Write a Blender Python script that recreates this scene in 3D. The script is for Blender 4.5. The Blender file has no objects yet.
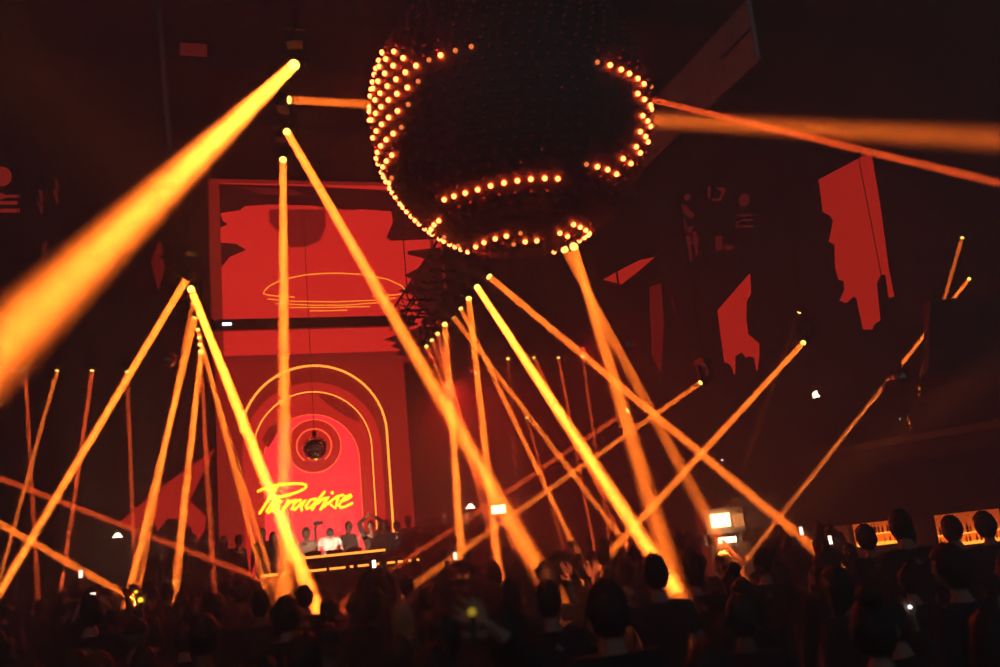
import bpy, bmesh, math, random
from mathutils import Vector, Matrix
from math import radians as R, pi, sin, cos

# ------------------------------------------------------------------ camera, world, exposure
sc = bpy.context.scene
FPX = 880.0
CAM = Vector((0, 0, 2.15))
YAW, PITCH, ROLL = R(17.5), R(12.25), R(5.52)
FWD = Vector((sin(YAW) * cos(PITCH), cos(YAW) * cos(PITCH), sin(PITCH)))
_r = Vector((cos(YAW), -sin(YAW), 0)); _u = _r.cross(FWD)
RGT = cos(ROLL) * _r - sin(ROLL) * _u
UPV = sin(ROLL) * _r + cos(ROLL) * _u
cd = bpy.data.cameras.new('camera'); cam = bpy.data.objects.new('camera', cd)
sc.collection.objects.link(cam); sc.camera = cam
m = Matrix((RGT, UPV, -FWD)).transposed().to_4x4(); m.translation = CAM
cam.matrix_world = m
cd.sensor_width = 36; cd.lens = FPX / 1000 * 36
cd.clip_end = 200; cd.clip_start = .05
cd.dof.use_dof = True; cd.dof.focus_distance = 12.5; cd.dof.aperture_fstop = 1.3
w = bpy.data.worlds.new('world'); sc.world = w; w.use_nodes = True
w.node_tree.nodes['Background'].inputs[0].default_value = (.6, .85, 1, 1)
w.node_tree.nodes['Background'].inputs[1].default_value = .06
sc.view_settings.view_transform = 'Standard'; sc.view_settings.look = 'None'
sc.view_settings.exposure = 0; sc.view_settings.gamma = 1; sc.view_settings.use_curve_mapping = False
cy = sc.cycles
cy.volume_bounces = 0; cy.max_bounces = 4; cy.diffuse_bounces = 2; cy.glossy_bounces = 2
cy.sample_clamp_indirect = 1.5; cy.caustics_reflective = False; cy.caustics_refractive = False
cy.use_adaptive_sampling = False
cy.denoising_input_passes = 'RGB'     # the guide passes print far edges through the haze
HAZE = .024          # density of the haze in the hall
BEAM = (1, .15, .012)   # colour of the moving head beams

COL = sc.collection


def ray(px, py):
    return FWD + RGT * ((px - 500) / FPX) + UPV * ((333.5 - py) / FPX)


def at(px, py, depth=None, X=None, Y=None, Z=None):
    d = ray(px, py)
    if depth is not None: t = depth
    elif X is not None: t = (X - CAM.x) / d.x
    elif Y is not None: t = (Y - CAM.y) / d.y
    else: t = (Z - CAM.z) / d.z
    return CAM + d * t


def project(p):
    v = p - CAM; z = v.dot(FWD)
    return 500 + FPX * v.dot(RGT) / z, 333.5 - FPX * v.dot(UPV) / z, z


# ------------------------------------------------------------------ materials
def mat(name, col, rough=.6, metal=0, emit=0, ecol=None, noise=0, nscale=8, sample=True, spec=.5):
    mt = bpy.data.materials.new(name); mt.use_nodes = True
    nt = mt.node_tree; b = nt.nodes['Principled BSDF']
    b.inputs['Base Color'].default_value = (*col, 1); b.inputs['Roughness'].default_value = rough
    b.inputs['Metallic'].default_value = metal; b.inputs['Specular IOR Level'].default_value = spec
    if emit:
        if sample: emit *= .8      # seen through the haze
        b.inputs['Emission Color'].default_value = (*(ecol or col), 1); b.inputs['Emission Strength'].default_value = emit
    if noise:
        tc = nt.nodes.new('ShaderNodeTexCoord'); n = nt.nodes.new('ShaderNodeTexNoise'); n.inputs['Scale'].default_value = nscale
        n.inputs['Detail'].default_value = 4
        rp = nt.nodes.new('ShaderNodeValToRGB')
        rp.color_ramp.elements[0].color = (*[c * (1 - noise) for c in col], 1)
        rp.color_ramp.elements[1].color = (*[min(1, c * (1 + noise)) for c in col], 1)
        nt.links.new(tc.outputs['Object'], n.inputs['Vector']); nt.links.new(n.outputs['Fac'], rp.inputs[0])
        nt.links.new(rp.outputs[0], b.inputs['Base Color'])
    if not sample: mt.cycles.emission_sampling = 'NONE'
    return mt


M = {}
M['floor'] = mat('floor_paint', (.02, .02, .022), .5, noise=.4, nscale=3)
M['wall'] = mat('black_wall', (.022, .021, .022), .85, noise=.35, nscale=1.5)
M['ceiling'] = mat('black_ceiling', (.014, .014, .015), .9, noise=.3, nscale=2)
M['panel'] = mat('dark_panel', (.09, .08, .08), .7, noise=.3, nscale=2)
M['metal'] = mat('black_metal', (.02, .02, .02), .45, metal=.6)
M['truss'] = mat('black_truss', (.025, .025, .025), .5, metal=.5)
M['plastic'] = mat('black_plastic', (.015, .015, .016), .4)
M['lens'] = mat('lamp_lens', (1, .6, .2), .2, emit=4, ecol=(1, .58, .09), sample=False)
M['bulb'] = mat('lit_bulb', (1, .5, .2), .3, emit=15, ecol=(1, .10, .022), sample=False)
M['bulb_dim'] = mat('dim_bulb', (1, .4, .1), .3, emit=1.0, ecol=(1, .22, .05), sample=False)
M['stud'] = mat('unlit_bulb', (.70, .20, .16), .3)
M['globe'] = mat('globe_shell', (.13, .06, .056), .5, noise=.3, nscale=5)
M['facade'] = mat('led_facade', (.03, .01, .01), .6, emit=.40, ecol=(1, .028, .016))
M['scr_red'] = mat('screen_red', (.02, .01, .01), .6, emit=1.15, ecol=(1, .026, .018))
M['scr_mid'] = mat('screen_dark_red', (.02, .01, .01), .6, emit=.34, ecol=(1, .03, .025))
M['scr_dark'] = mat('screen_dark_shape', (.02, .01, .01), .6, emit=.06, ecol=(1, .05, .05))  # dark shapes of the video picture
M['scr_frame'] = mat('screen_border', (.02, .01, .01), .6, emit=.33, ecol=(1, .04, .02))
M['scr_line'] = mat('screen_line', (.1, .05, .01), .5, emit=2.6, ecol=(1, .24, .02))
M['niche'] = mat('led_niche', (.03, .01, .01), .6, emit=2.3, ecol=(1, .028, .035))
M['niche_mid'] = mat('led_arch_band', (.03, .01, .01), .6, emit=.95, ecol=(1, .026, .018))
M['niche_dk'] = mat('led_arch_dark', (.03, .01, .01), .6, emit=.95, ecol=(1, .026, .016))
M['neon'] = mat('orange_neon', (.8, .3, .05), .4, emit=3.6, ecol=(1, .26, .03))
M['neon_thin'] = mat('red_neon', (.8, .1, .05), .4, emit=2.6, ecol=(1, .09, .025))
M['sign'] = mat('yellow_sign', (.9, .6, .05), .4, emit=3.4, ecol=(1, .52, .012))
M['banner'] = mat('lit_banner', (.03, .01, .01), .8, emit=.62, ecol=(1, .03, .016), noise=.2)  # lit look of the cloth is put in as emission
M['banner_dim'] = mat('dim_banner', (.03, .01, .01), .8, emit=.16, ecol=(1, .03, .016))  # weaker emission painting dim light on the cloth
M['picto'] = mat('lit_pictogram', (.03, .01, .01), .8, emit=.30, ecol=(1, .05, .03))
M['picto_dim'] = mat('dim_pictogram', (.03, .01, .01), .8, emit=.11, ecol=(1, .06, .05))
M['white_lamp'] = mat('white_lamp', (.9, .8, .7), .4, emit=7, ecol=(1, .72, .42))
M['counter_lamp'] = mat('counter_lamp', (.9, .8, .7), .4, emit=9, ecol=(1, .60, .22))
M['bar_glow'] = mat('bar_backlight', (.5, .2, .05), .6, emit=.85, ecol=(1, .11, .015))
M['bar_shelf_glow'] = mat('bar_shelf_light', (.5, .3, .05), .6, emit=4.2, ecol=(1, .33, .03))
M['bottle'] = mat('bottle_glass', (.10, .02, .008), .15, emit=.0)
M['bottle_amber'] = mat('amber_bottle', (.5, .2, .02), .15)
M['phone_screen'] = mat('phone_screen', (.8, .8, .8), .3, emit=3, ecol=(1, .75, .55))
M['phone_white'] = mat('phone_light', (.8, .8, .8), .3, emit=5, ecol=(.9, .95, 1))
M['yellow_light'] = mat('yellow_light', (.8, .7, .1), .3, emit=2.5, ecol=(1, .55, .03))
M['yellow_blur'] = mat('dim_yellow_light', (.8, .7, .1), .3, emit=.4, ecol=(1, .62, .04))
M['mirror'] = mat('mirror_tile', (.85, .8, .8), .08, metal=1)
M['grey'] = mat('grey_laminate', (.25, .2, .17), .5, noise=.15)
M['wood'] = mat('pale_board', (.4, .3, .22), .6, noise=.2)
M['skin'] = [mat('skin_%d' % i, c, .55) for i, c in enumerate([(.42, .24, .17), (.30, .16, .10), (.16, .08, .05)])]
M['cloth'] = [mat('cloth_%d' % i, c, .9) for i, c in enumerate([(.016, .016, .018), (.03, .024, .024), (.02, .025, .035), (.05, .035, .03), (.012, .012, .012)])]
M['jeans'] = mat('dark_trousers', (.015, .016, .02), .9)
M['white_cloth'] = mat('white_cotton', (.80, .74, .68), .9)
M['hair'] = [mat('hair_%d' % i, c, .6) for i, c in enumerate([(.008, .006, .005), (.018, .010, .006), (.05, .028, .014)])]
M['hair_blond'] = mat('hair_blond', (.50, .26, .11), .5)
M['shoe'] = mat('shoe_leather', (.02, .02, .02), .6)
M['eye'] = mat('eye_dark', (.02, .015, .01), .2)
M['lip'] = mat('lip_skin', (.30, .12, .10), .5)
mh = bpy.data.materials.new('haze'); mh.use_nodes = True; nt = mh.node_tree; nt.nodes.clear()
_o = nt.nodes.new('ShaderNodeOutputMaterial'); _v = nt.nodes.new('ShaderNodeVolumeScatter')
_v.inputs['Density'].default_value = HAZE; _v.inputs['Anisotropy'].default_value = 0
_v.inputs['Color'].default_value = (1, .97, .95, 1)
nt.links.new(_v.outputs[0], _o.inputs['Volume'])


# ------------------------------------------------------------------ mesh helpers
def obj(name, bm, mt=None, parent=None, smooth=False, loc=None, mats=None):
    """bm in world coordinates (or the parent's, when the parent sits at the origin); one mesh object."""
    me = bpy.data.meshes.new(name)
    if isinstance(bm, bmesh.types.BMesh):
        bmesh.ops.recalc_face_normals(bm, faces=bm.faces[:])
        bm.to_mesh(me); bm.free()
    else: me = bm
    for q in (mats or [mt]):
        if q is not None: me.materials.append(q)
    if smooth:
        for p in me.polygons: p.use_smooth = True
    o = bpy.data.objects.new(name, me); COL.objects.link(o)
    if parent is not None:
        o.parent = parent
        # the shape was built in world space: undo the parent's own placement
        mi = parent_world(parent).inverted(); me.transform(mi)
    return o


_pw = {}


def parent_world(o):
    return o.matrix_basis if o.parent is None else parent_world(o.parent) @ o.matrix_basis


def thing(name, label, cat, loc=(0, 0, 0), rz=0, group=None):
    o = bpy.data.objects.new(name, None); COL.objects.link(o)
    o.location = loc; o.rotation_euler = (0, 0, rz); o.empty_display_size = .1
    return tag(o, label, cat, group)


def tag(o, label, cat, group=None):
    o['label'] = label; o['category'] = cat
    if group: o['group'] = group
    return o


def struct(name, bm, mt):
    o = obj(name, bm, mt); o['kind'] = 'structure'; return o


def add_box(bm, lo, hi, M4=None, mi=0):
    vs = [bm.verts.new((x, y, z)) for x in (lo[0], hi[0]) for y in (lo[1], hi[1]) for z in (lo[2], hi[2])]
    for f in ((0, 1, 3, 2), (4, 6, 7, 5), (0, 4, 5, 1), (2, 3, 7, 6), (0, 2, 6, 4), (1, 5, 7, 3)):
        fc = bm.faces.new([vs[i] for i in f]); fc.material_index = mi
    if M4 is not None: bmesh.ops.transform(bm, matrix=M4, verts=vs)
    return vs


def box(lo, hi, M4=None):
    bm = bmesh.new(); add_box(bm, lo, hi, M4); return bm


def frame_of(d):
    d = d.normalized()
    a = Vector((0, 0, 1)) if abs(d.z) < .95 else Vector((0, 1, 0))
    s = d.cross(a).normalized(); return s, s.cross(d).normalized(), d


def add_tube(bm, pts, r, n=8, closed=False, mi=0, cap=True):
    pts = [Vector(p) for p in pts]; N = len(pts)
    rs = r if isinstance(r, (list, tuple)) else [r] * N
    rings = []; prev = None
    for i, p in enumerate(pts):
        if closed: d = pts[(i + 1) % N] - pts[i - 1]
        else: d = pts[min(i + 1, N - 1)] - pts[max(i - 1, 0)]
        if d.length < 1e-9: d = Vector((0, 0, 1))
        d.normalize()
        if prev is None: s, u, _ = frame_of(d)
        else:
            s = prev - d * prev.dot(d)
            s = s.normalized() if s.length > 1e-6 else frame_of(d)[0]
            u = s.cross(d).normalized()
        prev = s
        rings.append([bm.verts.new(p + (s * cos(2 * pi * k / n) + u * sin(2 * pi * k / n)) * rs[i]) for k in range(n)])
    for i in range(N if closed else N - 1):
        a, b = rings[i], rings[(i + 1) % N]
        for k in range(n):
            f = bm.faces.new((a[k], a[(k + 1) % n], b[(k + 1) % n], b[k])); f.material_index = mi; f.smooth = True
    if cap and not closed:
        for rg in (rings[0], rings[-1]):
            f = bm.faces.new(rg); f.material_index = mi


def tube(pts, r, n=8, closed=False):
    bm = bmesh.new(); add_tube(bm, pts, r, n, closed); return bm


def add_lathe(bm, p0, d, prof, n=16, mi=0):
    """prof: list of (distance along d from p0, radius)"""
    s, u, d = frame_of(Vector(d)); rings = []
    for t, r in prof:
        c = p0 + d * t
        if r < 1e-6: rings.append([bm.verts.new(c)])
        else: rings.append([bm.verts.new(c + (s * cos(2 * pi * k / n) + u * sin(2 * pi * k / n)) * r) for k in range(n)])
    for a, b in zip(rings, rings[1:]):
        for k in range(n):
            q = [a[k % len(a)], a[(k + 1) % len(a)], b[(k + 1) % len(b)], b[k % len(b)]]
            q2 = []
            for v in q:
                if v not in q2: q2.append(v)
            if len(q2) > 2:
                f = bm.faces.new(q2); f.material_index = mi; f.smooth = True
    for rg in (rings[0], rings[-1]):
        if len(rg) > 2: bm.faces.new(rg).material_index = mi


def lathe(p0, d, prof, n=16):
    bm = bmesh.new(); add_lathe(bm, Vector(p0), d, prof, n); return bm


def add_prism(bm, pts, depth, mi=0):
    """polygon of world points pushed along the vector `depth`"""
    a = [bm.verts.new(p) for p in pts]; b = [bm.verts.new(Vector(p) + depth) for p in pts]; n = len(a)
    fs = [bm.faces.new(a), bm.faces.new(b[::-1])]
    for i in range(n): fs.append(bm.faces.new((a[i], b[i], b[(i + 1) % n], a[(i + 1) % n])))
    for f in fs: f.material_index = mi; f.normal_update()
    bmesh.ops.triangulate(bm, faces=fs[:2])


def prism(pts, depth):
    bm = bmesh.new(); add_prism(bm, pts, depth); return bm


def add_ico(bm, c, r, sub=1, mi=0):
    ret = bmesh.ops.create_icosphere(bm, subdivisions=sub, radius=r, matrix=Matrix.Translation(c))
    for v in ret['verts']:
        for f in v.link_faces: f.material_index = mi; f.smooth = True


def copy_tree(o, parent=None):
    c = o.copy(); COL.objects.link(c); c.parent = parent
    for ch in list(o.children): copy_tree(ch, c)
    return c


# ------------------------------------------------------------------ the room
CEIL = 12.0
XL, XR, YB, LOW = -16.0, 30.0, 30.0, -1.5
struct('floor', box((XL, -2, -.3), (12, 21, 0)), M['floor'])
struct('floor_bar', box((XL, -2, LOW - .3), (XR, YB, LOW)), M['floor'])
struct('ceiling', box((XL, 3, CEIL), (XR, YB, CEIL + .3)), M['ceiling'])
struct('wall_back', box((XL, YB, LOW), (XR, YB + .3, CEIL)), M['wall'])
struct('wall_left', box((XL - .3, 3, LOW), (XL, YB, CEIL)), M['wall'])
struct('wall_right', box((XR, 3, LOW), (XR + .3, YB, CEIL)), M['wall'])
bm = bmesh.new()
for k in range(9): add_box(bm, (XL, 6 + k * 2.7, CEIL - .35), (XR, 6.25 + k * 2.7, CEIL))
struct('ceiling_beam', bm, M['ceiling'])
hz = obj('haze', box((XL - .6, -1.9, LOW - .6), (XR + .6, YB + .6, CEIL + .6)), mh)
hz['kind'] = 'stuff'; hz['label'] = 'thin stage haze filling the whole hall'; hz['category'] = 'haze'

# ------------------------------------------------------------------ stage
SY = 22.0        # plane of the stage facade
XSR = at(443, 250, Y=SY).x
XS0, XS1 = at(209, 250, Y=SY).x, at(404, 355, Y=SY).x


def sp(px, py, dy=0): return at(px, py, Y=SY - dy)


BACK = Vector((0, .02, 0))
zt = at(240, 179, Y=SY).z; zb = 0.0
zscr = at(310, 355.5, Y=SY).z            # lower edge of the LED screen
STAGE = .80
struct('stage_floor', box((-2.6, 18.7, 0), (6.4, YB - 4, STAGE)), M['plastic'])
# upper LED screen --------------------------------------------------
scr = thing('stage_screen', 'tall red video screen above the arch showing a sun line drawing and dark shapes', 'screen', ((XS0 + XS1) / 2, SY + .2, zscr))
obj('frame', box((XS0, SY + .02, zscr), (XSR, SY + .35, zt)), M['scr_frame'], scr)
ZA = lambda x, y: (180 + x / 3.031, 160 + y / 3.031)     # read off an enlarged crop of the photograph


def shape(pts, dy, depth=.004):
    return [sp(*ZA(x, y), dy) for x, y in pts]


bm = bmesh.new()
x0 = sp(221, 250).x
add_prism(bm, [Vector((x, SY, z)) for x, z in ((x0, zscr + .02), (XSR - .05, zscr + .02), (XSR - .05, sp(300, 184).z), (x0, sp(230, 183).z))], BACK * .5, 0)


def clampx(pts):
    for p in pts: p.x = min(max(p.x, x0), XSR - .05)
    return pts


DK = [[(118, 72), (350, 78), (640, 92), (830, 104), (830, 166), (645, 156), (545, 149), (520, 153), (470, 148), (400, 138), (270, 135), (195, 140), (185, 152), (140, 158), (118, 162)],
      [(640, 150), (645, 190), (625, 235), (640, 245), (750, 241), (830, 238), (830, 150)],
      [(118, 160), (130, 185), (145, 195), (120, 205), (118, 210)], [(118, 250), (170, 254), (200, 272), (150, 295), (118, 325)],
      [(830, 258), (790, 264), (690, 276), (690, 286), (745, 300), (735, 320), (680, 350), (710, 365), (690, 385), (660, 397), (720, 410), (730, 420), (715, 440), (755, 470), (830, 480)],
      [(830, 495), (690, 515), (618, 545), (655, 553), (640, 565), (668, 575), (650, 590), (830, 605)]]
for k, s in enumerate(DK): add_prism(bm, clampx(shape(s, .006 + .001 * k)), BACK * .1, 1)
add_prism(bm, clampx(shape([(270, 158), (275, 150), (440, 150), (442, 200), (425, 245), (380, 264), (322, 264), (318, 240), (285, 205), (272, 190)], .005)), BACK * .1, 2)
add_prism(bm, clampx(shape([(118, 595), (830, 573), (830, 612), (118, 618)], .004)), BACK * .1, 2)
for k in range(7):
    y = 80 + k * 3.2
    add_tube(bm, [sp(*ZA(x + 9 * k, y + .02 * x), .02) for x in (190, 260, 330)], .006, 4, mi=2)
obj('picture', bm, None, scr, mats=[M['scr_red'], M['scr_dark'], M['scr_mid']])
bm = bmesh.new()
for pts, rr in (([(347, 415), (300, 413), (265, 409), (252, 405), (258, 394), (272, 381), (310, 362), (380, 348), (430, 344), (480, 343), (560, 347), (630, 362), (672, 381), (683, 395), (678, 405), (650, 409), (583, 413)], .014),
                ([(265, 421), (340, 428), (470, 430), (590, 425), (655, 418)], .012), ([(288, 435), (400, 440), (500, 440), (620, 431)], .012),
                ([(332, 447), (450, 447), (575, 444)], .012), ([(393, 457), (450, 457), (507, 455)], .012)):
    add_tube(bm, [sp(*ZA(x, y), .03) for x, y in pts], rr, 6)
obj('sun_drawing', bm, M['scr_line'], scr)['label'] = 'glowing orange outline of a sun on water'
# lighting bar across the screen -------------------------------------
bar = thing('lighting_bar', 'black horizontal bar fixed across the red stage screen', 'bar', sp(310, 324.5, .2))
obj('bar_body', box((XS0 - .25, SY - .2, sp(310, 329.5).z), (XS1 + .3, SY - .03, sp(310, 319.3).z)), M['plastic'], bar)
p = sp(227, 324, .22)
obj('indicator_light', box((p.x - .11, p.y - .02, p.z - .03), (p.x + .11, p.y + .02, p.z + .03)), M['phone_white'], bar)
# arch portal -----------------------------------------------------------
por = thing('arch_portal', 'red glowing arch facade behind the performers with orange neon outlines', 'arch', ((XS0 + XS1) / 2, SY, STAGE))
XP0, XP1 = sp(216, 420).x, sp(409, 440).x


def arch_pts(apex, leg, cx, zbase, n=28, y=SY):
    a = sp(*apex); l = sp(*leg); c = sp(*cx)
    r = l.x - c.x; zs = a.z - r
    pts = [Vector((c.x + r, y, zbase))] + [Vector((c.x + r * cos(t), y, zs + r * sin(t))) for t in [pi * k / n for k in range(n + 1)]] + [Vector((c.x - r, y, zbase))]
    return pts, c, r


NB = STAGE
o1, c1, r1 = arch_pts((315, 366), (386.5, 432), (315, 432), NB)
o2, c2, r2 = arch_pts((314, 392), (372.5, 462), (314, 462), NB)
o3, c3, r3 = arch_pts((313, 413.5), (361, 470), (313, 470), NB)
# the facade slab keeps an arched opening: built as strips around the outer arch
bm = bmesh.new(); n = len(o2)
top = zscr
outer = [Vector((XP1, SY, NB))] + [None] * (n - 2) + [Vector((XP0, SY, NB))]
for i in range(1, n - 1):
    t = pi * (i - 1) / (n - 3)
    d = Vector((cos(t), 0, sin(t))); c = Vector((c2.x, SY, o2[1].z))
    k = min((XP1 - c.x) / d.x if d.x > 1e-6 else 1e9, (XP0 - c.x) / d.x if d.x < -1e-6 else 1e9, (top - c.z) / d.z if d.z > 1e-6 else 1e9)
    outer[i] = c + d * k
# corners
fa = [bm.verts.new(v) for v in o2]; fb = [bm.verts.new(v) for v in outer]
for i in range(n - 1): bm.faces.new((fa[i], fa[i + 1], fb[i + 1], fb[i]))
for cx_ in (XP1, XP0):
    kk = [i for i in range(n - 1) if (abs(outer[i].x - cx_) < 1e-4) != (abs(outer[i + 1].x - cx_) < 1e-4)]
    for i in kk:
        bm.faces.new((fb[i], fb[i + 1], bm.verts.new((cx_, SY, top))))
r_ = bmesh.ops.extrude_face_region(bm, geom=bm.faces[:])
bmesh.ops.translate(bm, vec=(0, .5, 0), verts=[e for e in r_['geom'] if isinstance(e, bmesh.types.BMVert)])
obj('facade_panel', bm, M['facade'], por)


def ring_band(oa, ob, y, th=.03):
    bm = bmesh.new(); n = len(oa)
    a = [bm.verts.new((v.x, y, v.z)) for v in oa]; b = [bm.verts.new((v.x, y, v.z)) for v in ob]
    for i in range(n - 1): bm.faces.new((a[i], a[i + 1], b[i + 1], b[i]))
    r_ = bmesh.ops.extrude_face_region(bm, geom=bm.faces[:])
    bmesh.ops.translate(bm, vec=(0, th, 0), verts=[e for e in r_['geom'] if isinstance(e, bmesh.types.BMVert)])
    return bm


def scale_arch(o, c, r, f):
    k = o[1].z; out = []
    for v in o:
        x = c.x + (v.x - c.x) * f
        z = v.z if v.z <= k else k + (v.z - k) * f
        out.append(Vector((x, v.y, z)))
    return out


obj('arch_band', ring_band(scale_arch(o2, c2, r2, 1.17), o2, SY - .03), M['niche_mid'], por)
obj('inner_arch', ring_band(scale_arch(o2, c2, r2, .995), o3, SY + .18), M['niche_dk'], por)
obj('niche_back', prism([Vector((v.x, SY + .22, v.z)) for v in scale_arch(o2, c2, r2, 1.03)], Vector((0, .1, 0))), M['niche'], por)
# slanting dark and light patches of the video inside the arch
bm = bmesh.new()
add_prism(bm, [sp(x, y, -.15) for x, y in ((316, 394), (330, 396), (344, 403), (355, 412), (361, 423), (345, 416), (330, 406))], BACK * .2, 0)
obj('arch_video_shape', bm, M['facade'], por)
bm = bmesh.new()
add_prism(bm, [sp(x, y, -.12) for x, y in ((268, 428), (276, 424), (279, 430), (272, 442), (268, 448), (262, 440))], BACK * .2, 0)
obj('arch_video_shape', bm, M['facade'], por)
obj('outer_neon', tube([v + Vector((0, -.06, 0)) for v in o1[:-2]], .028, 8), M['neon'], por)
obj('middle_neon', tube([v + Vector((0, -.08, 0)) for v in scale_arch(o2, c2, r2, .995)[:-2]], .016, 8), M['neon'], por)
obj('inner_neon', tube([v + Vector((0, .16, 0)) for v in o3[:-3]], .010, 6), M['neon_thin'], por)
# round emblem hanging inside the arch
em = sp(314, 446, -.05); rr = abs(sp(341, 446).x - sp(314, 446).x)
emb = obj('ring_emblem', lathe(em + Vector((0, .03, 0)), (0, -1, 0), [(0, rr * .98), (.03, rr * .98)], 40), M['niche_dk'], por)
obj('emblem_rim', tube([em + Vector((rr * cos(t), -.03, rr * sin(t))) for t in [2 * pi * k / 40 for k in range(40)]], .014, 6, True), M['neon_thin'], emb)
r4 = rr * .64
obj('emblem_neon', tube([em + Vector((r4 * cos(t), -.04, r4 * sin(t))) for t in [R(-55) + R(290) * k / 36 for k in range(37)]], .02, 6), M['neon_thin'], emb)
# wing panels beside the portal
for nm, xa, xb, za, zb_, lab in (('stage_wing', XS1 + .12, XS1 + 3.2, 0, at(460, 262, Y=SY + 1).z, 'dark tall panel standing right of the red arch facade'), ('stage_wing', XS0 - 3.4, XS0 - .12, 0, at(100, 300, Y=SY + 1).z, 'dark tall panel standing left of the red arch facade')):
    tw = thing(nm, lab, 'panel', ((xa + xb) / 2, SY + 1, 0))
    obj('wing_board', box((xa, SY + .9, 0), (xb, SY + 1.05, zb_)), M['panel'], tw)
    bm = bmesh.new()
    for k in range(4): x = xa + (xb - xa) * k / 3; add_box(bm, (x - .04, SY + .84, 0), (x + .04, SY + .9, zb_))
    obj('wing_batten', bm, M['panel'], tw)
br = thing('roof_brace', 'dim red diagonal brace rising right of the stage screen', 'brace', at(430, 318, Y=SY - .3))
obj('brace_board', prism([at(428, 321, Y=SY - .3), at(436, 321, Y=SY - .3), at(472, 284, Y=SY - .3), at(464, 284, Y=SY - .3)], Vector((0, .12, 0))), M['panel'], br)

# the word on the arch: brushed script lettering
sg = thing('script_sign', 'yellow glowing handwritten Paradise sign in front of the red arch', 'sign', sp(306, 497, .3))
A_ = lambda x, y: (253 + x / 16.68, 476 + y / 16.68)
B_ = lambda x, y: (300 + x / 16.67, 476 + y / 16.67)
SY_ = .28
LET = [('letter', A_, [[(85, 255), (160, 218), (260, 185), (400, 150), (520, 132), (700, 125), (830, 130), (885, 150), (890, 175), (860, 210), (760, 260), (600, 315), (480, 345), (330, 375)], [(440, 120), (380, 210), (290, 340), (190, 500), (110, 625)]]),
       ('letter', A_, [[(470, 420), (380, 425), (290, 490), (225, 590), (245, 615), (290, 590), (370, 520), (465, 430), (400, 540), (385, 600)]]),
       ('letter', A_, [[(590, 405), (545, 500), (495, 590)], [(530, 530), (610, 445), (670, 410), (720, 400)]]),
       ('letter', A_, [[(800, 400), (740, 412), (690, 460), (645, 560), (690, 570), (800, 455), (880, 390), (805, 510), (812, 575)]]),
       ('letter', B_, [[(260, 375), (170, 400), (95, 510), (105, 550), (170, 525), (270, 420)], [(412, 262), (320, 370), (200, 565)]]),
       ('letter', B_, [[(290, 460), (400, 372), (482, 345), (410, 440), (345, 555)], [(530, 275), (548, 272), (550, 285), (535, 288)]]),
       ('letter', B_, [[(345, 555), (500, 430), (620, 340), (722, 312)], [(645, 350), (618, 420), (590, 540), (515, 478)]]),
       ('letter', B_, [[(690, 420), (780, 388), (860, 340), (850, 310), (760, 340), (680, 430), (650, 500), (670, 528), (760, 510), (872, 452)]])]
for nm, zf, strokes in LET:
    bm = bmesh.new()
    for st in strokes:
        add_tube(bm, [sp(*zf(x, y), SY_) for x, y in st], .034, 8)
        for x, y in (st[0], st[-1]): add_ico(bm, sp(*zf(x, y), SY_), .034, 1)
    obj(nm, bm, M['sign'], sg)
bm = bmesh.new()
for px_, py_ in ((275, 492), (312, 500), (345, 495)):
    add_tube(bm, [sp(px_, py_, SY_ - .02), sp(px_, py_, -.2)], .012, 5)
obj('standoff', bm, M['metal'], sg)

# booth --------------------------------------------------------------------
BY = 19.3
b0, b1 = at(289, 558.8, Y=BY), at(383, 549.8, Y=BY)
bz = (b0.z + b1.z) / 2
booth = thing('dj_booth', 'long black booth counter with an orange light strip, standing on the stage', 'booth', ((b0.x + b1.x) / 2, BY + .4, STAGE))
obj('front_panel', box((b0.x, BY, STAGE), (b1.x, BY + .06, bz - .06)), M['plastic'], booth)
obj('counter_top', box((b0.x - .05, BY - .02, bz - .06), (b1.x + .05, BY + .85, bz)), M['plastic'], booth)
for x in (b0.x, b1.x - .06): obj('side_panel', box((x, BY + .06, STAGE), (x + .06, BY + .8, bz - .06)), M['plastic'], booth)
obj('light_strip', box((b0.x - .04, BY - .06, bz - .035), (b1.x + .04, BY - .02, bz + .015)), M['neon'], booth)
rs = thing('stage_barrier', 'low black barrier before the booth with a broken orange light strip', 'barrier', (2, 18.6, 0))
e0, e1 = at(261, 575.3, Y=18.6), at(418, 560.2, Y=18.6)
obj('barrier_panel', box((e0.x - 1.7, 18.5, 0), (e1.x + .05, 18.62, (e0.z + e1.z) / 2 + .03)), M['plastic'], rs)
for u0, u1 in ((0, .10), (.13, .15), (.20, .40), (.42, .52), (.55, .57), (.60, .67), (.70, .77), (.79, .84), (.86, .89), (.93, .945), (.985, 1)):
    xa, xb = e0.x + (e1.x - e0.x) * u0, e0.x + (e1.x - e0.x) * u1
    obj('lit_segment', box((xa, 18.46, (e0.z + e1.z) / 2 - .022), (xb, 18.5, (e0.z + e1.z) / 2 + .022)), M['neon'], rs)
# decks and mixer on the counter
bx = (b0.x + b1.x) / 2


def deck(x, label):
    t = thing('media_player', label, 'music player', (x, BY + .42, bz))
    obj('player_body', box((x - .16, BY + .24, bz + .003), (x + .16, BY + .62, bz + .09)), M['plastic'], t)
    obj('jog_wheel', lathe((x, BY + .40, bz + .09), (0, 0, 1), [(0, .10), (.02, .10), (.025, .08)], 20), M['metal'], t)
    obj('display', box((x - .09, BY + .53, bz + .09), (x + .09, BY + .60, bz + .11)), M['scr_mid'], t)


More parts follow.
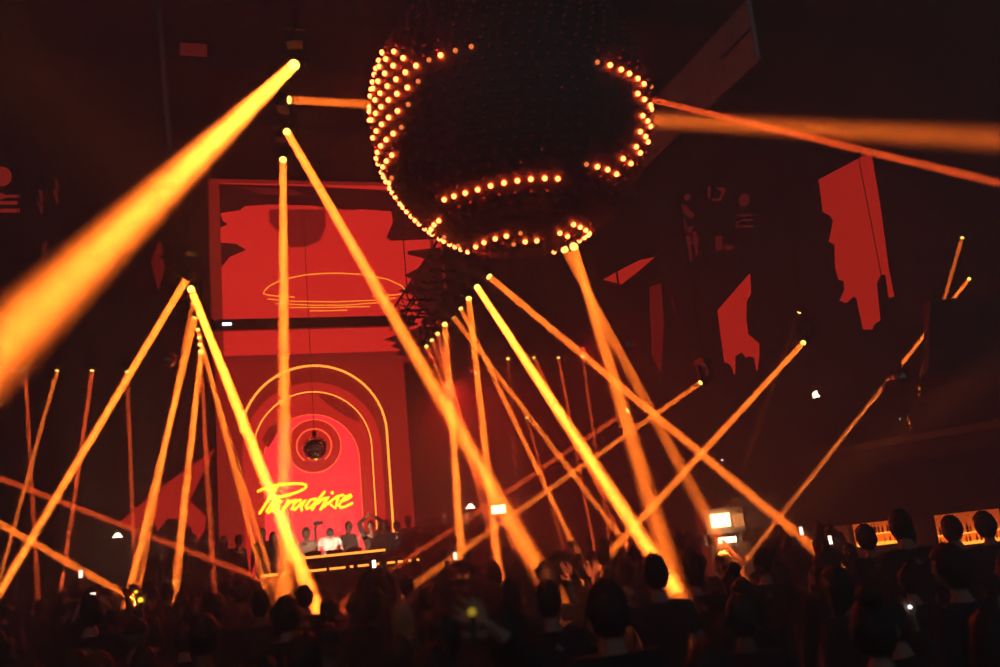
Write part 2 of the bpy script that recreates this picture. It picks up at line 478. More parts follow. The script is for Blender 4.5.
deck(bx - .45, 'black media player on the booth counter, left of the white shirt performer')
deck(bx + .40, 'black media player on the booth counter, right of the white shirt performer')
t = thing('mixer', 'small black mixer in the middle of the booth counter', 'mixer', (bx, BY + .42, bz))
obj('mixer_body', box((bx - .16, BY + .26, bz + .003), (bx + .16, BY + .62, bz + .08)), M['plastic'], t)
bm = bmesh.new()
for i in range(4):
    for j in range(4): add_lathe(bm, Vector((bx - .11 + .073 * i, BY + .31 + .07 * j, bz + .08)), Vector((0, 0, 1)), [(0, .012), (.018, .010)], 8)
obj('knob', bm, M['grey'], t)
for dx, lab in ((-.75, 'added small warm lamp on the booth counter, left of the players'), (.78, 'added small warm lamp on the booth counter, right of the players')):  # gooseneck lamps added to light the performer from the front
    q = Vector((bx + dx, BY + .3, bz)); t = thing('added_booth_lamp', lab, 'lamp', q)
    obj('lamp_base', lathe(q + Vector((0, 0, .003)), (0, 0, 1), [(0, .05), (.02, .05), (.03, .015)], 12), M['metal'], t)
    sg_ = -1 if dx > 0 else 1
    obj('gooseneck', tube([q + Vector((0, 0, .02)), q + Vector((0, -.06, .16)), q + Vector((.04 * sg_, -.05, .26)), q + Vector((.10 * sg_, .02, .28))], .008, 6), M['metal'], t)
    obj('lamp_shade', lathe(q + Vector((.09 * sg_, .01, .285)), (.5 * sg_, .8, -.25), [(0, .012), (.02, .03), (.07, .038)], 12), M['metal'], t)
    ld = bpy.data.lights.new('lamp', 'SPOT'); ld.energy = 95; ld.color = (1, .62, .42); ld.spot_size = R(110); ld.shadow_soft_size = .03
    lo = bpy.data.objects.new('lamp', ld); COL.objects.link(lo); lo.parent = t
    lo.matrix_basis = Matrix.Translation((.16 * sg_, .12, .26)) @ Vector((.55 * sg_, .8, .05)).to_track_quat('-Z', 'Y').to_matrix().to_4x4()
# camera on a pole behind the booth
cp = at(317, 524, Y=21.0)
t = thing('video_camera', 'small dark camera on a pole sticking up beside the sign', 'camera', (cp.x, cp.y, STAGE))
obj('pole', tube([(cp.x, cp.y, STAGE), (cp.x - .05, cp.y, cp.z - .1), (cp.x, cp.y, cp.z)], .022, 8), M['metal'], t)
obj('camera_body', box((cp.x - .08, cp.y - .07, cp.z - .02), (cp.x + .07, cp.y + .07, cp.z + .06)), M['plastic'], t)
obj('camera_lens', lathe((cp.x + .07, cp.y, cp.z + .02), (1, -.3, 0), [(0, .03), (.06, .034), (.06, .02)], 12), M['metal'], t)

# ------------------------------------------------------------------ trusses


def truss(name, label, a, b, half=.2, hang=3):
    a, b = Vector(a), Vector(b); t = thing(name, label, 'truss', (a + b) / 2)
    s, u, d = frame_of(b - a); L = (b - a).length
    for sx in (-1, 1):
        for sz in (-1, 1):
            o = s * half * sx + u * half * sz
            obj('chord', tube([a + o, b + o], .03, 6), M['truss'], t)
    bm = bmesh.new(); n = int(L / .5)
    for sd in (-1, 1):
        for k in range(n):
            p, q = a + d * (L * k / n), a + d * (L * (k + 1) / n)
            add_tube(bm, [p + s * half * sd - u * half, q + s * half * sd + u * half], .014, 4)
            add_tube(bm, [p + u * half * sd - s * half, q + u * half * sd + s * half], .014, 4)
    obj('lacing', bm, M['truss'], t)
    for k in range(hang):
        p = a + d * (L * (k + .5) / hang)
        obj('hanger', tube([p + u * half, Vector((p.x, p.y, CEIL))], .012, 5), M['metal'], t)
    return t


ZR = 6.5
TR = ZR + .85
truss('lighting_truss', 'roof truss over the left fan of beams, running back to the stage', (-.76, 12.8, TR), (-.76, 21.2, TR))
truss('lighting_truss', 'roof truss over the right fan of beams, running back to the stage', (4.05, 12.8, TR), (4.05, 21.2, TR))
truss('lighting_truss', 'short roof truss over the central column of four lamps, high above the screen', (.8, 10.6, 9.3), (.8, 14.6, 9.3), hang=2)
truss('lighting_truss', 'low cross truss far back on the left carrying the small upright beams', (-6.2, 19.6, TR), (-1.6, 19.6, TR))
truss('lighting_truss', 'low cross truss far back right of the stage with small upright beams', (4.6, 21.4, TR), (9.6, 21.4, TR))

BEAMS = []


def moving_head(p, q, energy, label, group, ztop=None, r=.062, spread=.85, bar=None):
    """a lamp whose lens sits at p and points at q"""
    d = (q - p).normalized(); BEAMS.append((p.copy(), d.copy()))
    piv = p - d * .17
    base = Vector((piv.x, piv.y, piv.z + .33))
    t = thing('moving_head_light', label, 'stage light', base, 0, group)
    hd = Vector((d.x, d.y, 0)); hd = hd.normalized() if hd.length > .02 else Vector((0, 1, 0))
    s = Vector((-hd.y, hd.x, 0))
    F = Matrix((s, hd, Vector((0, 0, 1)))).transposed().to_4x4(); F.translation = base
    obj('base', box((-.15, -.11, -.05), (.15, .11, .06), F), M['plastic'], t)
    for sx in (-1, 1): obj('yoke_arm', box((sx * .135 - .018, -.05, -.37), (sx * .135 + .018, .05, -.05), F), M['plastic'], t)
    k = r / .062
    obj('head', lathe(p - d * .36, d, [(0, .05), (.03, .085), (.20, .10), (.30, .092 * max(k, .9)), (.345, .085 * k), (.345, r)], 16), M['plastic'], t)
    obj('lens', lathe(p - d * .022, d, [(0, r), (.01, r * .97), (.022, r * .75), (.03, r * .4), (.033, 0)], 16), M['lens'], t)
    top = ztop if ztop is not None else CEIL
    bm = bmesh.new(); add_tube(bm, [base + Vector((0, 0, .05)), Vector((base.x, base.y, top))], .022, 6)
    add_box(bm, (-.07, -.05, .05), (.07, .05, .10), F)
    if bar:
        if bar[0] == 'y': add_box(bm, (bar[1] - .32, base.y - .03, top - .03), (bar[1] + .32, base.y + .03, top + .02))
        else: add_box(bm, (base.x - .03, bar[1] - .32, top - .03), (base.x + .03, bar[1] + .32, top + .02))
    obj('clamp', bm, M['metal'], t)
    ld = bpy.data.lights.new('beam', 'AREA'); ld.shape = 'DISK'; ld.size = 2 * r * .98; ld.spread = R(spread)
    ld.energy = E0 * (energy / E0) ** 1.3; ld.color = BEAM if energy > .46 * E0 else (1, .088, .012)
    lo = bpy.data.objects.new('beam', ld); COL.objects.link(lo)
    lo.parent = t; lo.matrix_basis = Matrix.Translation(-base) @ Matrix.Translation(p + d * .02) @ d.to_track_quat('-Z', 'Y').to_matrix().to_4x4()
    return t


def drop_depth(x, y, z=1.65):
    p = at(x, y, Z=z); return max(4.5, min(20, (p - CAM).dot(FWD))) if (p - CAM).dot(FWD) > 0 else 20


GL, GR, GC = 'lamps of the left fan', 'lamps of the right fan', 'central column of lamps'
GF, GG, GS = 'small lamps far back left', 'small lamps far back right', 'lamps at the right side of the hall'
E0 = 92
WASH = 150
M['wash_lens'] = mat('red_lens', (.3, .02, .01), .3, emit=1.6, ecol=(1, .05, .02), sample=False)
# (lens x, y, end x, y, end depth, energy factor, label)
LEFT = [(187.3, 277.7, 0, 592, None, 1.65, 'front lamp of the left fan, bright beam down to the left picture edge'),
        (191, 289, 310, 592, None, 2.7, 'second lamp of the left fan with the thickest yellow beam, leaning right'),
        (192.5, 304, 139, 588, None, .55, 'third lamp of the left fan, dimmer beam right of the bright leaning one'),
        (195, 318, 130, 590, None, 1.55, 'fourth lamp of the left fan, bright yellow beam leaning left to the crowd'),
        (198, 330, 263, 580, None, .6, 'fifth lamp of the left fan, dim beam ending left of the booth strip'),
        (199.3, 338, 271, 576, None, .65, 'sixth lamp of the left fan, beam just right of its dim neighbour'),
        (199.8, 345, 214, 585, None, .32, 'seventh lamp of the left fan with the thin dim nearly upright beam'),
        (201, 352, 175.5, 587, None, 1.3, 'rearmost lamp of the left fan, narrow yellow beam leaning slightly left')]
for x, y, qx, qy, qd, e, lab in LEFT:
    p = at(x, y, Z=ZR); moving_head(p, at(qx, qy, drop_depth(qx, qy)), E0 * e, lab, GL, TR - .25, r=.062 if e > .7 else .045, spread=.85 if e > .7 else .6, bar=('y', -.76))
RIGHT = [(489.6, 277, 797, 534, None, 1.05, 'front lamp of the right fan, long beam running down right to the bar side'),
         (477.4, 287.5, 656, 560, None, 2.6, 'second lamp of the right fan with its brightest yellow beam leaning right'),
         (468.8, 299, 497.5, 560, None, 1.05, 'third lamp of the right fan, nearly upright beam ending by the bright lamp'),
         (461, 309, 576, 550, None, .65, 'fourth lamp of the right fan, thin beam leaning right to the middle of the crowd'),
         (453.5, 317, 620, 536, None, .85, 'fifth lamp of the right fan, beam ending at the two raised arms'),
         (444.8, 324.7, 462, 563, None, 1.1, 'sixth lamp of the right fan, upright beam ending by a lit phone'),
         (437.7, 334, 497, 558, None, .4, 'seventh lamp of the right fan, dim thin beam behind the upright ones'),
         (432, 340.5, 515, 551, None, .4, 'eighth lamp of the right fan, dim thin beam leaning right'),
         (426.5, 346.6, 520, 553, None, .45, 'rearmost lamp of the right fan, beam along the thick central beam')]
for x, y, qx, qy, qd, e, lab in RIGHT:
    p = at(x, y, Z=ZR); moving_head(p, at(qx, qy, drop_depth(qx, qy)), E0 * e, lab, GR, TR - .25, r=.062 if e > .8 else .048, spread=.8 if e > .8 else .6, bar=('y', 4.05))
# central column
CZ = 8.4
pc = [at(x, y, Z=CZ) for x, y in ((294, 65), (290, 100), (287, 132), (283, 160))]
moving_head(pc[0], at(0, 347, 3.6), E0 * 1.85, 'topmost lamp whose huge blurred beam sweeps toward the left edge', GC, 9.05, bar=('y', .8), r=.075, spread=1.5)
moving_head(pc[1], at(1000, 139, 10.5), E0 * .85, 'second lamp of the central column, level beam passing behind the dark globe', GC, 9.05, bar=('y', .8), spread=2.3)
moving_head(pc[2], at(545, 580, drop_depth(545, 580)), E0 * 1.45, 'third lamp of the central column, long beam crossing the screen', GC, 9.05, bar=('y', .8))
moving_head(pc[3], at(285, 600, drop_depth(285, 600)), E0 * 1.2, 'lowest lamp of the central column with the straight upright beam', GC, 9.05, bar=('y', .8))
# small lamps far back
for x, y, qx, qy, e, lab in ((25, 373, 36, 560, .35, 'leftmost of the small far lamps, thin upright beam at the left edge'),
                             (57, 371, 16, 520, .5, 'second small far lamp on the left, thin beam leaning left'),
                             (92, 371, 70, 530, .45, 'third small far lamp on the left, thin beam leaning slightly left'),
                             (127, 372, 135, 585, .35, 'small far lamp on the left nearest the stage, dim upright beam')):
    moving_head(at(x, y, Y=19.6), at(qx, qy, 17), E0 * e, lab, GF, TR - .25, r=.042, spread=.7, bar=('x', 19.6))
for x, y, qx, qy, e, lab in ((508, 359, 512, 420, .12, 'small far lamp right of the stage with a very short faint beam'),
                             (534, 358, 606, 505, .4, 'small far lamp right of the stage, beam leaning right, second of the row'),
                             (558.5, 358, 588, 515, .35, 'small far lamp right of the stage, nearly upright beam, third in row'),
                             (582.5, 357, 604, 505, .25, 'small far lamp right of the stage, faint upright beam, last of the row')):
    moving_head(at(x, y, Y=21.4), at(qx, qy, 21), E0 * e, lab, GG, TR - .25, r=.042, spread=.7, bar=('x', 21.4))
for x, y, d0, qx, qy, qd, e, lab in ((491.7, 417, 25, 504, 497, 24, .3, 'faint low lamp behind the right fan with a thin short upright beam'),
                                     (527, 418, 25, 549, 497, 24, .3, 'faint low lamp in the gap right of the fan, thin beam leaning right'),
                                     (627, 411, 17, 476, 513, 16, .35, 'small lamp with a thin beam pointing down left across the right fan'),
                                     (700, 383, 17, 455, 556, 14, .55, 'lamp right of the fan with a long beam down left into the crowd'),
                                     (803, 343, 16, 622, 540, 12, .75, 'lamp between the two red banners with a beam running down left'),
                                     (969, 279, 24, 763, 540, 19, .8, 'lower of the two lamps at the far right, long beam behind the balcony guests'),
                                     (962, 238, 24, 908, 425, 21.5, .5, 'upper of the two lamps at the far right, short steep beam'),
                                     (799, 313, 20, 753, 440, 20, .06, 'nearly dark lamp above the one between the two red banners'),
                                     (-60, 455, 14, 160, 540, 15, .4, 'lamp at the left edge sending the upper thin beam down right'),
                                     (-60, 490, 12, 122, 593, 11.5, .6, 'lamp at the left edge sending the lower thin beam down right'),
                                     (392, 447, 24, 452, 486, 23, .12, 'faint lamp at the right edge of the arch facade with a thin dim beam')):
    moving_head(at(x, y, d0), at(qx, qy, qd), E0 * e, lab, GS, r=.05, spread=.8)

# added red wash lamps: fill the stage, haze and crowd with red light
def wash(x, y, z, aim, energy, label):
    p = V((x, y, z)) ; d = V(aim).normalized()
    t = thing('added_wash_light', label, 'stage light', (x, y, z + .2), 0, 'added red wash lamps')
    obj('can', lathe(p - d * .28, d, [(0, .06), (.03, .11), (.26, .13), (.28, .13), (.28, .115)], 16), M['plastic'], t)
    obj('lens', lathe(p - d * .01, d, [(0, .115), (.012, .08), (.016, 0)], 16), M['wash_lens'], t)
    obj('bracket', tube([p - d * .15 + V((.15, 0, 0)), p - d * .15 + V((.15, 0, .24)), p - d * .15 + V((-.15, 0, .24)), p - d * .15 + V((-.15, 0, 0))], .015, 6), M['metal'], t)
    q = p - d * .15
    obj('clamp', tube([q + V((0, 0, .24)), (q.x, q.y, CEIL)], .02, 6), M['metal'], t)
    ld = bpy.data.lights.new('wash', 'AREA'); ld.shape = 'DISK'; ld.size = .2; ld.spread = R(150); ld.energy = energy; ld.color = (1, .07, .03) if y < 10 else (1, .022, .014)
    lo = bpy.data.objects.new('wash', ld); COL.objects.link(lo); lo.parent = t
    lo.matrix_basis = Matrix.Translation((-x, -y, -z - .2)) @ Matrix.Translation(p + d * .02) @ d.to_track_quat('-Z', 'Y').to_matrix().to_4x4()


def added_front_spot(x, y, z, target, energy, deg, label):  # added lamps out of view that light the raised arms
    p = Vector((x, y, z)); d = (target - p).normalized()
    t = thing('added_front_spotlight', label, 'spotlight', p)
    obj('can', lathe(p - d * .34, d, [(0, .05), (.04, .09), (.32, .10), (.34, .10), (.34, .08)], 16), M['plastic'], t)
    obj('clamp', tube([p - d * .17 + Vector((0, 0, .09)), (p.x - d.x * .17, p.y - d.y * .17, CEIL)], .02, 6), M['metal'], t)
    ld = bpy.data.lights.new('spot', 'AREA'); ld.shape = 'DISK'; ld.size = .15; ld.energy = energy; ld.spread = R(deg); ld.color = (1, .19, .045)
    lo = bpy.data.objects.new('spot', ld); COL.objects.link(lo); lo.parent = t
    lo.matrix_basis = Matrix.Translation(d * .03) @ d.to_track_quat('-Z', 'Y').to_matrix().to_4x4()


V = Vector
wash(5.0, 20.6, 5.6, (.2, -.5, -.8), WASH * 1.7, 'added red wash lamp above the right side of the stage')
wash(8.8, 20.9, 6.4, (.2, -.7, -.4), WASH * .25, 'added red wash lamp farthest right on the cross truss')
wash(-3.5, 5.0, 9.5, (.55, .55, -.8), WASH * .14, 'added warm red wash lamp high over the dance floor near the camera')

# ------------------------------------------------------------------ the globe
GD = 9.4
GC_ = at(511, 118, GD); GRAD = 143 / FPX * GD * .972
gl = thing('globe_chandelier', 'huge dark globe studded with glowing bulbs, hanging above the dance floor', 'globe light', GC_)


def hit(px, py):
    d = ray(px, py).normalized(); oc = CAM - GC_
    b = oc.dot(d); c = oc.dot(oc) - GRAD ** 2; q = b * b - c
    if q <= 0:
        p = CAM + d * (-b); return GC_ + (p - GC_).normalized() * GRAD
    return CAM + d * (-b - math.sqrt(q))


bm = bmesh.new(); bmesh.ops.create_uvsphere(bm, u_segments=72, v_segments=40, radius=GRAD, matrix=Matrix.Translation(GC_))
obj('shell', bm, M['globe'], gl, True)
obj('mast', tube([GC_ + Vector((0, 0, GRAD - .05)), Vector((GC_.x, GC_.y, CEIL))], .09, 12), M['metal'], gl)
L1 = [(360 + x / 5.131, 20 + y / 5.131, b) for x, y, b in [(180, 165, 1), (120, 172, 1), (110, 163, 1), (138, 203, 1), (95, 207, 1), (227, 198, 1), (105, 241, 1), (77, 247, 1), (176, 237, 1), (292, 237, 1), (358, 208, 0), (417, 184, 1), (492, 160, 0), (573, 140, 0), (75, 281, 1), (133, 276, 1), (238, 271, 1), (62, 318, 1), (98, 316, 1), (190, 306, 1), (303, 317, 0), (52, 354, 1), (73, 353, 1), (146, 341, 1), (248, 348, 1), (52, 390, 1), (109, 377, 1), (195, 380, 1), (83, 411, 1), (152, 411, 1), (54, 447, 1), (114, 446, 1), (253, 434, 0), (86, 479, 1), (198, 467, 1), (52, 470, 1), (46, 514, 1), (65, 513, 1), (153, 500, 1), (117, 535, 1), (218, 550, 0), (90, 569, 1), (176, 582, 1), (72, 604, 1), (140, 613, 1), (112, 645, 1)]]
L2 = [(360 + x / 4.7625, 130 + y / 4.7625, b) for x, y, b in [(83, 5, 1), (67, 37, 1), (130, 45, 1), (103, 75, 1), (88, 105, 1), (157, 118, 1), (78, 135, 1), (131, 146, 1), (74, 165, 1), (114, 174, 1), (104, 201, 1), (156, 225, 0), (103, 228, 1), (144, 250, 1), (107, 255, 1), (140, 278, 1), (141, 305, 1), (148, 332, 1), (178, 333, 0), (163, 354, 1), (180, 360, 1), (188, 383, 1), (203, 406, 1), (226, 427, 1), (244, 449, 1), (264, 468, 1), (283, 469, 1), (292, 491, 1), (312, 510, 1), (378, 428, 1), (356, 447, 1), (342, 467, 1), (335, 487, 1), (337, 506, 1), (341, 524, 1), (365, 541, 1), (404, 505, 0), (400, 527, 1), (388, 555, 1), (401, 545, 1), (416, 568, 1), (441, 581, 1), (464, 560, 1), (470, 545, 0), (475, 581, 1), (471, 598, 1), (504, 608, 1), (404, 328, 1), (450, 312, 1), (503, 297, 1), (562, 281, 1), (623, 263, 1), (686, 249, 1)]]
L3 = [(340 + x / 2.4706, y / 2.4706, b) for x, y, b in [(438, 445, 1), (471, 441, 1), (505, 439, 1), (537, 440, 1), (404, 450, 1), (607, 405, 0), (634, 411, 1), (659, 418, 1), (681, 429, 1), (697, 391, 1), (716, 403, 1), (729, 362, 1), (739, 377, 1), (739, 325, 1), (752, 337, 1), (758, 350, 1), (745, 286, 1), (757, 299, 1), (764, 312, 1), (733, 232, 1), (749, 246, 1), (764, 260, 1), (766, 270, 1), (634, 155, 0), (665, 162, 1), (692, 173, 1), (712, 183, 1), (733, 195, 1), (748, 208, 1), (766, 215, 0)]]
L4 = [(460 + x / 5, 200 + y / 5, b) for x, y, b in [(565, 118, 1), (598, 131, 1), (625, 146, 1), (643, 162, 1), (645, 182, 1), (632, 204, 1), (608, 222, 1), (572, 243, 1), (528, 265, 1), (478, 283, 1), (497, 160, 1), (535, 176, 1), (80, 228, 1), (121, 207, 1), (177, 188, 1), (232, 175, 1), (302, 161, 0), (268, 216, 0), (325, 203, 1), (383, 198, 1)]]
lit = []
for x, y, b in L1 + L2 + L3 + L4:
    p = hit(x, y)
    if all((p - q).length > .035 for q, _ in lit): lit.append((p, b))
lit.sort(key=lambda e: (-e[1], (e[0] - CAM).length))
restm = bmesh.new(); restd = bmesh.new()
proto = {}
for i, (p, b) in enumerate(lit):
    nrm = (p - GC_).normalized()
    if i < 100:
        if b not in proto:
            bb = bmesh.new(); add_ico(bb, Vector((0, 0, 0)), .026, 2)
            me = bpy.data.meshes.new('bulb'); bb.to_mesh(me); bb.free(); me.materials.append(M['bulb'] if b else M['bulb_dim']); proto[b] = me
        o = bpy.data.objects.new('bulb', proto[b]); COL.objects.link(o); o.parent = gl; o.location = p + nrm * .014 - GC_
    else: add_ico(restm if b else restd, p + nrm * .014, .026 if b else .023, 2)
for q, mm, lab in ((restm, 'bulb', 'remaining lit orange bulbs'), (restd, 'bulb_dim', 'faintly glowing orange bulbs')):
    o = obj('bulb', q, M[mm], gl); o['kind'] = 'stuff'; o['label'] = lab
bm = bmesh.new()
NR = 44
for k in range(2, NR - 1):
    th = pi * k / NR; nk = max(6, int(2 * pi * sin(th) / (pi / NR) * .72))
    for j in range(nk):
        a = 2 * pi * (j + .5 * (k % 2)) / nk
        nrm = Vector((sin(th) * cos(a), sin(th) * sin(a), cos(th))); p = GC_ + nrm * GRAD
        if (CAM - p).dot(nrm) < -.6 * 1.5: continue
        if any((p - q).length < .075 for q, _ in lit): continue
        add_ico(bm, p + nrm * .008, .020, 1)
o = obj('unlit_bulb', bm, M['stud'], gl); o['kind'] = 'stuff'; o['label'] = 'hundreds of small unlit bulbs'
# two beams from behind the globe and one to the right
GB = 'lamps hidden behind the globe'
p = at(565, 250, 13.2); T2 = (p, (at(709, 520, 9) - p).normalized()); moving_head(p, at(709, 520, 9), E0 * .5, 'lamp under the globe with the beam leaning right, left of two crossing beams', GB)
p = at(574, 247, 12.6); moving_head(p, at(677, 591, 6.2), E0 * .62, 'lamp under the globe with the steeper beam, right of two crossing beams', GB)
p = at(640, 97, 12.8); moving_head(p, at(1000, 183, 9.5), E0 * .42, 'lamp behind the globe with the thin beam to the right edge', GB, r=.045, spread=.6)

# ------------------------------------------------------------------ mirror balls
def mirror_ball(px, py, depth, rpx, label):
    c = at(px, py, depth); r = rpx / FPX * depth
    t = thing('mirror_ball', label, 'mirror ball', c, 0, 'mirror balls')
    bm = bmesh.new(); nlat = 14
    for i in range(nlat):
        t0, t1 = pi * i / nlat + .02, pi * (i + 1) / nlat - .02
        nl = max(4, int(2 * nlat * sin((t0 + t1) / 2)))
        for j in range(nl):
            a0, a1 = 2 * pi * j / nl + .03, 2 * pi * (j + 1) / nl - .03
            bm.faces.new([bm.verts.new(c + Vector((r * sin(tt) * cos(aa), r * sin(tt) * sin(aa), r * cos(tt)))) for tt, aa in ((t0, a0), (t0, a1), (t1, a1), (t1, a0))])
    obj('mirror_tiles', bm, M['mirror'], t)
    bm = bmesh.new(); bmesh.ops.create_uvsphere(bm, u_segments=24, v_segments=14, radius=r * .975, matrix=Matrix.Translation(c))
    obj('core', bm, M['plastic'], t, True)
    obj('motor', lathe(c + Vector((0, 0, r * .97)), (0, 0, 1), [(0, .05), (.12, .05), (.14, .02)], 10), M['metal'], t)
    obj('cable', tube([c + Vector((0, 0, r)), Vector((c.x, c.y, CEIL))], .008, 5), M['metal'], t)


mirror_ball(315, 449, (sp(315, 449, .5) - CAM).dot(FWD), 13, 'mirror ball hanging in the ring inside the red arch')
mirror_ball(168, 360, 20, 9, 'mirror ball left of the left fan of beams')
mirror_ball(476, 367, 21, 8, 'mirror ball between the beams of the right fan')
mirror_ball(625, 346, 19, 11, 'mirror ball beside the two crossing beams under the globe')
mirror_ball(14, 372, 15, 13, 'mirror ball at the left edge below the huge beam')
mirror_ball(901, 377, 15, 10, 'dark mirror ball among the balcony guests at the right')

# ------------------------------------------------------------------ banners, sails, pictograms, soffit
def sail(pts, depth, label, mt='banner', name='hanging_banner', cat='banner', th=Vector((0, .04, 0)), cable=True, **kw):
    P = [at(x, y, **kw) if kw else at(x, y, depth) for x, y in pts]
    c = sum(P, Vector()) / len(P); tp = max(P, key=lambda v: v.z)
    t = thing(name, label, cat, c)
    obj('cloth', prism(P, th), M[mt], t)
    if cable:
        tops = sorted(P, key=lambda v: -v.z)[:2]
        if cable == 'right': tops = [max(P, key=lambda v: v.x)]
        for q in tops: obj('cable', tube([q + th * .5 - Vector((0, 0, .03)), Vector((q.x + th.x * .5, q.y + th.y * .5, CEIL))], .01, 5), M['metal'], t)
    return t


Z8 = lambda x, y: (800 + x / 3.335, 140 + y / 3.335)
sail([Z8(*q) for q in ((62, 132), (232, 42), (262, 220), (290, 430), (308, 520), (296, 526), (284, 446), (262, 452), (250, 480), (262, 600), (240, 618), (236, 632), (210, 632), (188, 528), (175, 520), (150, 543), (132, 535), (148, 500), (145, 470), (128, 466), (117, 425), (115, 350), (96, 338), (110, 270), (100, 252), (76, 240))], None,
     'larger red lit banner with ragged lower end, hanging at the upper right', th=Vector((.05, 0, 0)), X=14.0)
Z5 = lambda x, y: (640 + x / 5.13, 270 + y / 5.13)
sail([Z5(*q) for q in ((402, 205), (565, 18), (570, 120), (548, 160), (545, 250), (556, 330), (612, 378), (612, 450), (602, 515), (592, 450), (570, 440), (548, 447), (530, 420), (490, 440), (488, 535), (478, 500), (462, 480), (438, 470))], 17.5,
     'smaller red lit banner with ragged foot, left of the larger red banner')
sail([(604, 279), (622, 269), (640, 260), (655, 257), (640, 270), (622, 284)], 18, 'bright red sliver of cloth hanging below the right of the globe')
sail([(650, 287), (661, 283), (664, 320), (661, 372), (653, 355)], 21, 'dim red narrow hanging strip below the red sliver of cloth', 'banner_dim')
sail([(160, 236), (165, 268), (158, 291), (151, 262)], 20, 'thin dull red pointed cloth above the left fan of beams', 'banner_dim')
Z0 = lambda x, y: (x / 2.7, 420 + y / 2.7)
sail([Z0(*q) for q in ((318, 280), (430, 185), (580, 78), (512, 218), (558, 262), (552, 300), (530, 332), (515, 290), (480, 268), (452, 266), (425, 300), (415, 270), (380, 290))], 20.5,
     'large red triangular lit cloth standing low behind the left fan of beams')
# long panelled bulkhead under the ceiling, right of the globe
HX = 7.4
P = [at(x, y, X=HX) for x, y in ((748, -2), (757, 57), (650, 160), (641, 92))]
t = thing('ceiling_bulkhead', 'long dark red panelled bulkhead slanting down behind the right of the globe', 'bulkhead', sum(P, Vector()) / 4)
y0, y1 = P[1].y, P[2].y; z0 = (P[1].z + P[2].z) / 2; z1 = P[0].z
M['bulk'] = mat('bulkhead_board', (.62, .52, .48), .7, noise=.25, nscale=2)
ys = [y0, y0 + (y1 - y0) * .24, y0 + (y1 - y0) * .31, y0 + (y1 - y0) * .5, y0 + (y1 - y0) * .55, y0 + (y1 - y0) * .75, y1, y1 + 1.5]
for a, b in zip(ys, ys[1:]):
    obj('board', box((HX, a + .012, z0), (HX + .07, b - .012, z1)), M['bulk'], t)
obj('seam_strip', box((HX - .02, y0, (z0 + z1) / 2 - .015), (HX, ys[1], (z0 + z1) / 2 + .015)), M['metal'], t)
for yy in (ys[0] + .2, ys[-1] - .2): obj('hanger', tube([(HX + .035, yy, z1 - .05), (HX + .035, yy, CEIL)], .03, 6), M['metal'], t)
# pictogram boards
PY = 19.9


def board(quad, shapes, label, mt, name='pictogram_board', dy=PY):
    P = [at(x, y, Y=dy) for x, y in quad]
    t = thing(name, label, 'board', sum(P, Vector()) / len(P))
    obj('board_panel', prism(P, Vector((0, .08, 0))), M['panel'], t)
    tops = sorted(P, key=lambda v: -v.z)[:2]
    for q in tops: obj('cable', tube([q + Vector((0, .04, -.05)), (q.x, q.y + .04, CEIL - .01)], .015, 5), M['metal'], t)
    for s in shapes:
        obj('symbol', prism([at(x, y, Y=dy - .04) for x, y in s], Vector((0, .04, 0))), M[mt], t)


def disc(cx, cy_, rx, ry=None, a0=0, a1=360, n=20):
    ry = ry or rx; return [(cx + rx * cos(R(a0 + (a1 - a0) * k / n)), cy_ + ry * sin(R(a0 + (a1 - a0) * k / n))) for k in range(n if a1 - a0 == 360 else n + 1)]


Q = lambda x, y: (700 + x / 8.34, 180 + y / 8.34)
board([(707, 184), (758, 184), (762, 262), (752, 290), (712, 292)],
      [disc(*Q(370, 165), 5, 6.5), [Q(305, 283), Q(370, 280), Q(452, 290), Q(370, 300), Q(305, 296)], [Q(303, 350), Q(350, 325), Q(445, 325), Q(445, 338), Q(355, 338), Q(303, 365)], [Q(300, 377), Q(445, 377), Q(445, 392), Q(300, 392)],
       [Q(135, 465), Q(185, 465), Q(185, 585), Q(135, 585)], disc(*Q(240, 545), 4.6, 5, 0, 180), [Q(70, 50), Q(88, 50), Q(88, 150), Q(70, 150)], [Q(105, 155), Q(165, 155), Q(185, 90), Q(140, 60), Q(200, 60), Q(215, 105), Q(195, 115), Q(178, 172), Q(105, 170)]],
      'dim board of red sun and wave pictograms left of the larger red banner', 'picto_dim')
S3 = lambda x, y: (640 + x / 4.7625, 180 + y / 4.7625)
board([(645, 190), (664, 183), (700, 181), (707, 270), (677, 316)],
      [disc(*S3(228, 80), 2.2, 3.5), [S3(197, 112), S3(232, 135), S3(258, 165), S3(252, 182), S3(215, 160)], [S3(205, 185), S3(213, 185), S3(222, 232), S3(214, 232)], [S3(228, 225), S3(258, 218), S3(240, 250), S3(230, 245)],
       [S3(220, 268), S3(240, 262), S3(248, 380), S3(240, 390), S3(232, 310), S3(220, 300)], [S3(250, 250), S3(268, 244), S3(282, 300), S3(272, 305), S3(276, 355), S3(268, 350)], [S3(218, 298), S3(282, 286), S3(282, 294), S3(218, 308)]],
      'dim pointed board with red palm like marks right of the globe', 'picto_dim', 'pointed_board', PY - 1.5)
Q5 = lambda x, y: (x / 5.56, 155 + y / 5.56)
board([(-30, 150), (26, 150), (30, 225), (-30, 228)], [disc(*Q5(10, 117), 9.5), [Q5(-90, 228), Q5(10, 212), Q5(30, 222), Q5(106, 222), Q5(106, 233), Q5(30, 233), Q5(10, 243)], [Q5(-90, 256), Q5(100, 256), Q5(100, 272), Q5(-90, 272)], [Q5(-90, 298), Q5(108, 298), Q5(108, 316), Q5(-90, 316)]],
      'black board with a red sun and three bars at the upper left edge', 'picto')
